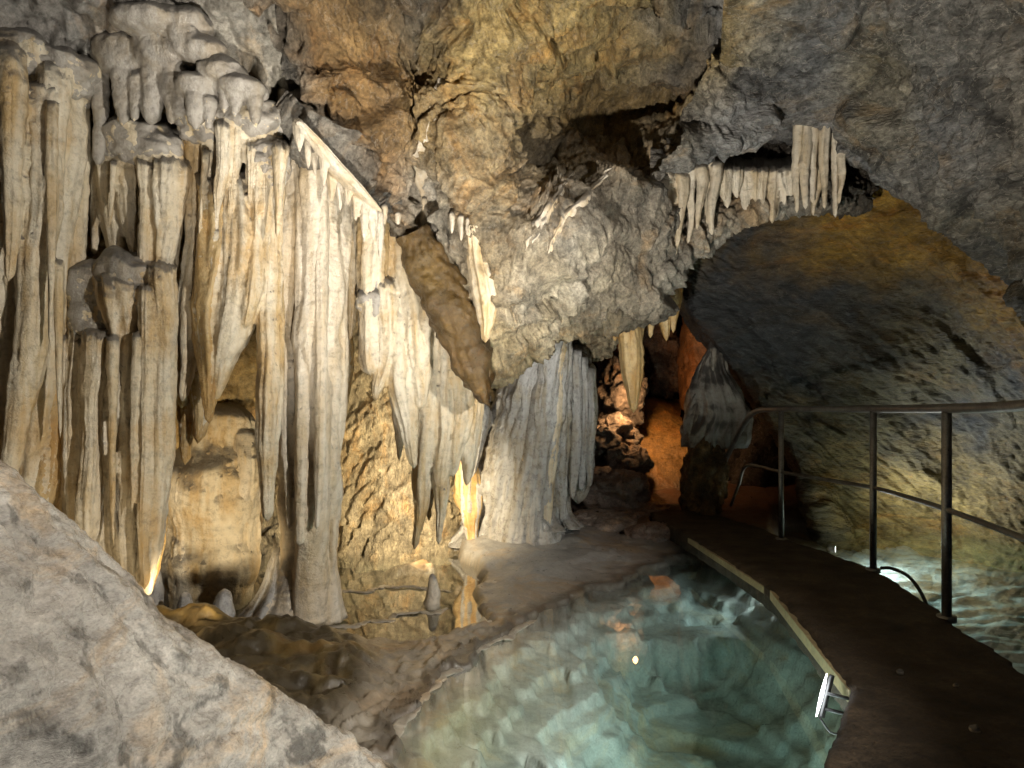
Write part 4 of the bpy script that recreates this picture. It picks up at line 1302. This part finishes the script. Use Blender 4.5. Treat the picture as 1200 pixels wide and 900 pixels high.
# ------------------------------------------------------------------ stalactite rows under the grey ledge
ORD = ['first', 'second', 'third', 'fourth', 'fifth', 'sixth', 'seventh', 'eighth', 'ninth', 'tenth', 'eleventh', 'twelfth']
rowA = [(770, 222, 262, 11), (779, 214, 306, 13), (790, 212, 302, 12), (800, 214, 292, 10), (811, 205, 286, 13), (820, 205, 268, 10), (830, 200, 262, 11), (838, 204, 276, 10)]
for i, (x, y0, y1, w) in enumerate(rowA):
    o = drip('stalactite', [(x, y0 - 14), (x + 1, y0 + 10), (x - 1, (y0 + y1) / 2), (x - 2, y1)], [w * 1.5, w * 1.25, w * rnd.uniform(0.7, 1.0), w * 0.3], 4.82 + rnd.uniform(-0.05, 0.06), M_white, root=1.4, ns=20, wob=0.4, flute=0.3)
    tag(o, ORD[i] + ' from left of the white stalactites under the left end of the grey ledge', 'stalactite', 'white stalactites under the ledge')
rowB = [(932, 170, 250, 10), (941, 168, 246, 11), (951, 168, 238, 10), (958, 170, 252, 11), (967, 172, 246, 9), (976, 172, 254, 10), (984, 178, 240, 7)]
for i, (x, y0, y1, w) in enumerate(rowB):
    o = drip('stalactite', [(x + rnd.uniform(-2, 2), y0 - 40), (x, y0 + 20), (x + 1, (y0 + y1) / 2), (x + 1, y1)], [w * 1.5, w * rnd.uniform(0.9, 1.2), w * rnd.uniform(0.7, 1.0), w * 0.4], 4.80 + rnd.uniform(-0.03, 0.08), M_white, ns=20, wob=0.4, flute=0.3)
    tag(o, ORD[i] + ' from left of the stalactite bunch at the crown of the arch', 'stalactite', 'stalactite bunch at the arch crown')
t12 = thing('calcite_crust', P(880, 250, 5.0), 'crusted white dripstone fringe between the two stalactite bunches', 'flowstone')
for i in range(11):
    x = 846 + i * 8 + rnd.uniform(-2, 2)
    yb = (236, 244, 232, 258, 250, 236, 240, 262, 256, 240, 230)[i]
    drip('fringe', [(x, 196), (x, 215), (x + 1, yb)], [15, 14, 4], 4.95 + rnd.uniform(-0.06, 0.06), M_white, t12, flute=0.4, nf=8, ns=28, root=1.5)

web(t12, M_white, 0.012, 3)
t13 = curtain('stalactite_cluster', 'yellowish stalactite cluster hanging over the tunnel mouth', 'stalactite', [
    ([(735, 350), (736, 390), (739, 430), (743, 484)], [26, 26, 22, 6], 5.4),
    ([(722, 350), (722, 380), (721, 400)], [14, 10, 4], 5.35),
    ([(750, 350), (751, 385), (750, 408)], [10, 7, 3], 5.4),
    ([(762, 345), (763, 370), (762, 396)], [14, 10, 4], 5.4),
    ([(776, 330), (778, 365), (780, 400)], [20, 16, 4], 5.45),
    ([(789, 310), (791, 350), (790, 390)], [16, 12, 4], 5.45),
    ([(708, 330), (708, 355), (708, 378)], [12, 9, 3], 5.2),
    ([(742, 290), (740, 320), (741, 350)], [14, 12, 4], 4.9),
    ([(730, 290), (730, 310), (731, 330)], [10, 8, 3], 4.9),
], M_amber, part='stalactite', flute=0.2)

# ------------------------------------------------------------------ rocks in and before the tunnel
def rock(centre, size, colour, label, mat=M_ceiling, blocks=0.25, lump=0.3, **kw):
    o = blob('rock', centre, size, mat, None, lump, 1.8, 60, 84, colour=colour, blocks=blocks, rough=0.01, **kw)
    return tag(o, label, 'rock')


rock((728, 466, 8.5), (56, 74, 0.8), (0.13, 0.105, 0.085), 'dark brown boulder at the top of the rock stack in the tunnel', M_ceiling, 0.14, 0.35)
rock((714, 512, 8.1), (60, 44, 0.8), (0.16, 0.13, 0.105), 'jagged brown boulder in the middle of the rock stack beside the tunnel path', M_ceiling, 0.16, 0.4)
rock((734, 542, 7.9), (44, 50, 0.7), (0.18, 0.145, 0.12), 'narrow brown boulder of the rock stack beside the tunnel path', M_ceiling, 0.14, 0.35)
rock((712, 576, 7.5), (90, 50, 0.8), (0.23, 0.18, 0.15), 'wet pinkish boulder at the foot of the rock stack beside the tunnel path', M_flow, 0.12, 0.3)
rock((716, 428, 9.0), (34, 90, 0.5), (0.42, 0.20, 0.11), 'orange lit rock fin left of the tunnel mouth', M_flow, 0.1)
rock((700, 402, 6.6), (40, 34, 0.5), (0.40, 0.33, 0.22), 'pale broken rock above the dark stalactite fringe')
rock((822, 420, 9.4), (44, 130, 0.8), (0.36, 0.16, 0.06), 'orange brown rock pillar on the right of the tunnel mouth', M_flow, 0.15)
rock((768, 425, 10.0), (60, 90, 0.8), (0.17, 0.10, 0.06), 'dark brown rock deep in the tunnel above the ochre ramp')
rock((826, 562, 7.05), (46, 96, 0.6), (0.20, 0.13, 0.06), 'rusty brown rock below the draped grey cone')
rock((880, 560, 8.6), (110, 130, 0.8), (0.06, 0.045, 0.035), 'near-black rock standing in for the dark void behind the end of the railing')  # shade of the void under the railing put into the colour
rock((745, 602, 7.3), (90, 24, 0.7), (0.26, 0.18, 0.14), 'low flat wet rock step where the path enters the tunnel', M_flow, 0.12)
rock((770, 628, 6.4), (70, 26, 0.5), (0.24, 0.17, 0.14), 'low rounded wet rock beside the narrow end of the turquoise pool', M_flow, 0.1)
rock((700, 612, 6.8), (90, 24, 0.6), (0.28, 0.23, 0.20), 'low wet shelf of rock right of the cascade foot', M_flow, 0.1)

t14 = thing('flowstone_cone', P(838, 520, 7.6), 'draped grey flowstone cone right of the tunnel path', 'flowstone')
drip('core', [(836, 398), (838, 430), (840, 475), (838, 524)], [8, 30, 62, 66], 7.15, M_clay, t14, ns=90, nf=14, flute=0.3, tip=False)
for i in range(13):
    u = i / 12
    drip('flute', [(834 + 6 * u, 404), (824 + 26 * u, 445), (808 + 56 * u, 485), (803 + 68 * u, 522 - 14 * abs(u - 0.4) + rnd.uniform(-12, 6))], [5, 8, 10, 4], 7.0 + 0.25 * abs(u - 0.5), M_clay, t14, ns=18)

# ochre ramp climbing into the tunnel
def ramp_sheet():
    rows = [[(750, 612, 7.0), (790, 616, 6.9), (835, 606, 7.0)], [(752, 585, 7.9), (782, 585, 7.9), (816, 585, 7.9)], [(748, 545, 8.3), (775, 545, 8.3), (808, 545, 8.3)],
            [(742, 500, 8.7), (770, 500, 8.7), (802, 500, 8.7)], [(738, 476, 9.2), (765, 470, 9.3), (798, 486, 9.2)], [(736, 470, 10.4), (765, 464, 10.6), (800, 470, 10.4)]]
    def rel(p):
        return fbm(p * 3 + 90, 3) * 0.03 + fbm(p * 14, 3) * 0.008, None
    oc = (0.34, 0.185, 0.055)
    return structure(rock_patch('tunnel_path', rows, 90, 60, M_flow, rel, [[(0.16, 0.10, 0.055)] * 3, [(0.2, 0.12, 0.05)] * 3, [oc] * 3, [oc] * 3, [oc] * 3, [oc] * 3], seed=20))


ramp_sheet()

# ------------------------------------------------------------------ walkway
def build_walkway():
    n = 260
    tl = catmull(np.array(PATH_L), np.linspace(0, len(PATH_L) - 1, n))
    # keep the corners of the left edge crisp
    seg = np.array(PATH_L)
    cum = np.linspace(0, len(seg) - 1, n)
    i = np.minimum(cum.astype(int), len(seg) - 2)
    f = (cum - i)[:, None]
    tlin = seg[i] * (1 - f) + seg[i + 1] * f
    tl = 0.75 * tlin + 0.25 * tl
    tr = catmull(np.array(PATH_R), np.linspace(0, len(PATH_R) - 1, n))
    q = np.stack([tl[:, 0], tl[:, 1], np.zeros(n)], 1)
    tl[:, 0] += fbm(q * 9, 3) * 0.012
    tr[:, 0] += fbm(q * 7 + 40, 3) * 0.030
    m = 36
    V = []
    t = np.linspace(0, 1, m)
    top = tl[:, None, :] * (1 - t)[None, :, None] + tr[:, None, :] * t[None, :, None]
    p2 = np.concatenate([top, np.zeros((n, m, 1))], 2).reshape(-1, 3)
    z = 0.25 + fbm(p2 * 3, 3) * 0.008 + fbm(p2 * 28, 3) * 0.004
    z = z.reshape(n, m)
    e = np.minimum(t, 1 - t)
    z = z - 0.015 * (1 - sstep(0, 0.04, e))[None, :]
    S = np.concatenate([top, z[..., None]], 2)
    lo = S.copy()
    lo[..., 2] = 0.11
    full = np.concatenate([S, lo[:, ::-1]], 1)
    V = full.reshape(-1, 3)
    structure(link_mesh('walkway', V, grid_faces(n, 2 * m, True), M_path))


build_walkway()


def box_between(name, a, b, w, h, mat, parent=None, bevel=0.004):
    a, b = Vector(a), Vector(b)
    d = (b - a).normalized()
    s = d.cross(Vector((0, 0, 1))).normalized() * (w / 2)
    u = s.cross(d).normalized() * (h / 2)
    vs = []
    for p in (a, b):
        vs += [p - s - u, p + s - u, p + s + u, p - s + u]
    f = [(0, 1, 2, 3), (7, 6, 5, 4), (0, 4, 5, 1), (1, 5, 6, 2), (2, 6, 7, 3), (3, 7, 4, 0)]
    return link_poly(name, vs, f, mat, parent, bevel=bevel)


def pipe(name, pts, rad, mat, parent=None, ns=14, sub=1, cap=True):
    pts = np.array(pts, float)
    if sub > 1:
        pts = catmull(pts, np.linspace(0, len(pts) - 1, (len(pts) - 1) * sub + 1))
    n = len(pts)
    tan = np.gradient(pts, axis=0)
    tan /= np.linalg.norm(tan, axis=1)[:, None]
    up = np.array([0, 0, 1.0]) if abs(tan[0, 2]) < 0.9 else np.array([1.0, 0, 0])
    V = []
    for i in range(n):
        s = np.cross(tan[i], up)
        if np.linalg.norm(s) < 1e-3:
            s = np.array([1.0, 0, 0])
        s /= np.linalg.norm(s)
        u = np.cross(s, tan[i])
        up = u
        for k in range(ns):
            a = 2 * math.pi * k / ns
            r = rad if isinstance(rad, (int, float)) else rad[i]
            V.append(pts[i] + r * (math.cos(a) * s + math.sin(a) * u))
    faces = [tuple(f) for f in grid_faces(n, ns, True)]
    faces.append(tuple(range(ns - 1, -1, -1)))
    faces.append(tuple((n - 1) * ns + k for k in range(ns)))
    return link_poly(name, V, faces, mat, parent, smooth=True)


beam = tag(box_between('edge_beam', (1.545, 4.06, 0.205), (1.300, 2.60, 0.205), 0.035, 0.055, M_beam), 'pale timber beam under the pool side edge of the walkway', 'beam')
beam2 = tag(box_between('edge_beam', (1.49, 5.75, 0.205), (1.545, 4.065, 0.205), 0.035, 0.045, M_beam), 'short teal tinted beam under the far pool side edge of the walkway', 'beam')

# railing
POSTS = [(2.18, 5.53), (2.365, 4.47), (2.190, 3.44), (1.98, 2.45)]
rl = thing('railing', (2.19, 3.44, 0.25), 'steel pipe railing with one midrail along the right walkway edge', 'railing')
for i, (x, y) in enumerate(POSTS):
    pipe('post', [(x, y, 0.20), (x, y, 1.29)], 0.021 if i != 2 else 0.023, M_metal, rl, 18)
    pipe('base_plate', [(x, y, 0.235), (x, y, 0.262)], 0.045, M_metal, rl, 18)
pipe('handrail', [(2.12, 6.95, 0.68), (2.16, 6.75, 0.90), (2.20, 6.45, 1.17), (2.20, 6.15, 1.285), (2.18, 5.53, 1.305), (2.28, 5.0, 1.305), (2.365, 4.47, 1.305), (2.30, 3.95, 1.305), (2.19, 3.44, 1.306), (2.09, 2.95, 1.31), (1.98, 2.45, 1.325), (1.85, 2.0, 1.33)], 0.024, M_metal, rl, 16, 6)
pipe('midrail', [(2.10, 6.55, 0.38), (2.12, 6.38, 0.60), (2.14, 6.22, 0.79), (2.18, 5.53, 0.795), (2.28, 5.0, 0.79), (2.365, 4.47, 0.788), (2.30, 3.95, 0.79), (2.19, 3.44, 0.796), (2.09, 2.95, 0.79), (1.98, 2.45, 0.78), (1.85, 2.0, 0.78)], 0.014, M_metal, rl, 12, 6)

cab = pipe('power_cable', [(2.40, 4.44, 0.27), (2.44, 4.38, 0.28), (2.49, 4.28, 0.25), (2.50, 4.15, 0.16), (2.46, 4.00, 0.04), (2.40, 3.90, -0.1)], 0.011, M_black, None, 10, 6)
tag(cab, 'black cable looping off the walkway beside the middle post', 'cable')
pebs = [((1142, 857), 2), ((1055, 790), 1.3), ((1120, 805), 1.0)]
for k, ((x, y), s) in enumerate(pebs):
    Y = 1.05 * F / (y - HY)
    o = blob('pebble', (x, y - 2, Y), (6 * s, 5 * s, 0.012 * s), M_white, None, 0.3, 1.6, 14, 18)
    tag(o, ('pale stone chip lying nearest on the dark walkway', 'pale stone chip lying nearest the walkway pool edge', 'tiny pale chip in the middle of the walkway')[k], 'pebble')

# ------------------------------------------------------------------ lamps
def emit_mat(name, color, strength):
    m, nt, out = new_mat(name)
    e = N_(nt, 'ShaderNodeEmission', Strength=strength)
    e.inputs[0].default_value = (*color, 1)
    nt.links.new(e.outputs[0], out.inputs['Surface'])
    return m


def look_rot(a, b):
    return (Vector(b) - Vector(a)).to_track_quat('-Z', 'Y').to_euler()


def floodlight(loc, target, energy, color, label, angle=120, size=0.05, blend=0.8, scale=1.0, group='cave show lights', spot=True):
    """a small round cave floodlight: ribbed housing, front ring, glass, stand; the light sits at its glass"""
    loc, target = Vector(loc), Vector(target)
    t = thing('floodlight', loc, label, 'lamp', group)
    d = (target - loc).normalized()
    r = 0.055 * scale
    pipe('housing', [loc - d * 0.12 * scale, loc - d * 0.09 * scale, loc - d * 0.012 * scale], r, M_housing, t, 20)
    pipe('ring', [loc - d * 0.014 * scale, loc + d * 0.004 * scale], r * 1.12, M_metal, t, 20)
    pipe('glass', [loc - d * 0.002 * scale, loc + d * 0.0065 * scale], r * 0.92, emit_mat('lamp_glass', color, 6), t, 20)
    foot = loc - d * 0.07 * scale
    pipe('stand', [foot, foot - Vector((0, 0, 0.14 * scale))], 0.012 * scale, M_metal, t, 10)
    li = bpy.data.lights.new('lamp_light', 'SPOT')
    li.energy = energy
    li.color = color
    li.spot_size = math.radians(angle)
    li.spot_blend = blend
    li.shadow_soft_size = size
    lo = bpy.data.objects.new('lamp_light', li)
    lo.location = loc + d * 0.03 * scale
    lo.rotation_euler = look_rot(loc, target)
    col.objects.link(lo)
    lo.parent = t
    lo.matrix_parent_inverse = t.matrix_basis.inverted()
    return t


WARM = (1.0, 0.80, 0.50)
NEUT = (1.0, 0.92, 0.80)
COOL = (0.80, 0.92, 1.0)
# visible strip lamp at the pool edge
tl = thing('strip_lamp', (1.20, 2.60, 0.12), 'glowing white strip lamp leaning at the walkway edge above the pool', 'lamp')
a, b = Vector((1.222, 2.65, 0.275)), Vector((1.168, 2.62, 0.122))
pipe('tube', [a.lerp(b, k / 8) for k in range(9)], [0.001, 0.003, 0.0045, 0.0056, 0.006, 0.0056, 0.0045, 0.003, 0.001], emit_mat('tube_glow', (0.92, 0.96, 1.0), 30), tl, 16)
off = Vector((0.022, 0.004, -0.006))
box_between('housing', a + off, b + off, 0.016, 0.018, M_black, tl)
pipe('bracket', [(1.215, 2.635, 0.205), (1.300, 2.60, 0.195)], 0.007, M_black, tl, 10)
pipe('bracket', [(1.195, 2.63, 0.150), (1.300, 2.59, 0.135)], 0.007, M_black, tl, 10)
pipe('cord', [(1.18, 2.62, 0.12), (1.215, 2.60, 0.07), (1.26, 2.585, 0.08), (1.285, 2.59, 0.13)], 0.004, M_black, tl, 8, 5)
for (tgt, en, an) in (((0.86, 2.42, -0.6), 330, 130),):
    li = bpy.data.lights.new('strip_light', 'SPOT')
    li.energy = en
    li.color = (0.93, 0.98, 1.0)
    li.spot_size = math.radians(an)
    li.spot_blend = 1.0
    li.shadow_soft_size = 0.05
    lo = bpy.data.objects.new('strip_light', li)
    p0 = (a + b) / 2 + Vector((-0.10, -0.02, -0.05))
    lo.location = p0
    lo.rotation_euler = look_rot(p0, tgt)
    col.objects.link(lo)
    lo.parent = tl
    lo.matrix_parent_inverse = tl.matrix_basis.inverted()

floodlight((-1.95, 2.95, 0.30), (-2.4, 3.9, 1.4), 7, WARM, 'floodlight hidden behind the grey mound under the left curtains', 130)
floodlight((-1.64, 3.26, 0.17), (-1.95, 4.9, 0.75), 120, WARM, 'small floodlight on the dark bank behind the mound', 66, scale=0.6)
floodlight((-0.68, 5.05, 0.62), (-1.30, 6.3, 0.35), 165, WARM, 'floodlight hidden behind the long spikes lighting the alcove', 170, scale=0.4)
floodlight((-0.30, 1.30, 0.30), (0.42, 3.6, 3.15), 720, NEUT, 'floodlight low at the pool edge in front of the camera', 92)
floodlight((2.0, 1.15, 2.0), (-1.3, 3.6, 1.2), 520, (1.0, 0.93, 0.82), 'floodlight high beside the walkway lighting the left curtains', 100)
floodlight((3.10, 6.55, -0.04), (4.2, 5.9, -0.02), 190, (0.95, 0.97, 0.95), 'submerged floodlight in the right pool below the wall', 170, scale=0.6, size=0.12)
floodlight((1.98, 4.95, -0.06), (0.6, 5.1, -0.30), 60, (0.88, 1.0, 0.97), 'submerged floodlight under the far end of the walkway', 140, scale=0.6, size=0.2)
tlamp = floodlight((1.36, 7.62, 1.46), (1.42, 9.0, 0.95), 55, (1.0, 0.56, 0.25), 'orange floodlight in the tunnel behind the yellowish stalactites', 175, scale=0.6)
pipe('bulb', [(1.355, 7.50, 1.49), (1.355, 7.50, 1.475), (1.355, 7.50, 1.45), (1.355, 7.50, 1.425), (1.355, 7.50, 1.41)], [0.004, 0.022, 0.030, 0.022, 0.004], emit_mat('bulb_glow', (1.0, 0.52, 0.2), 16), tlamp, 14)
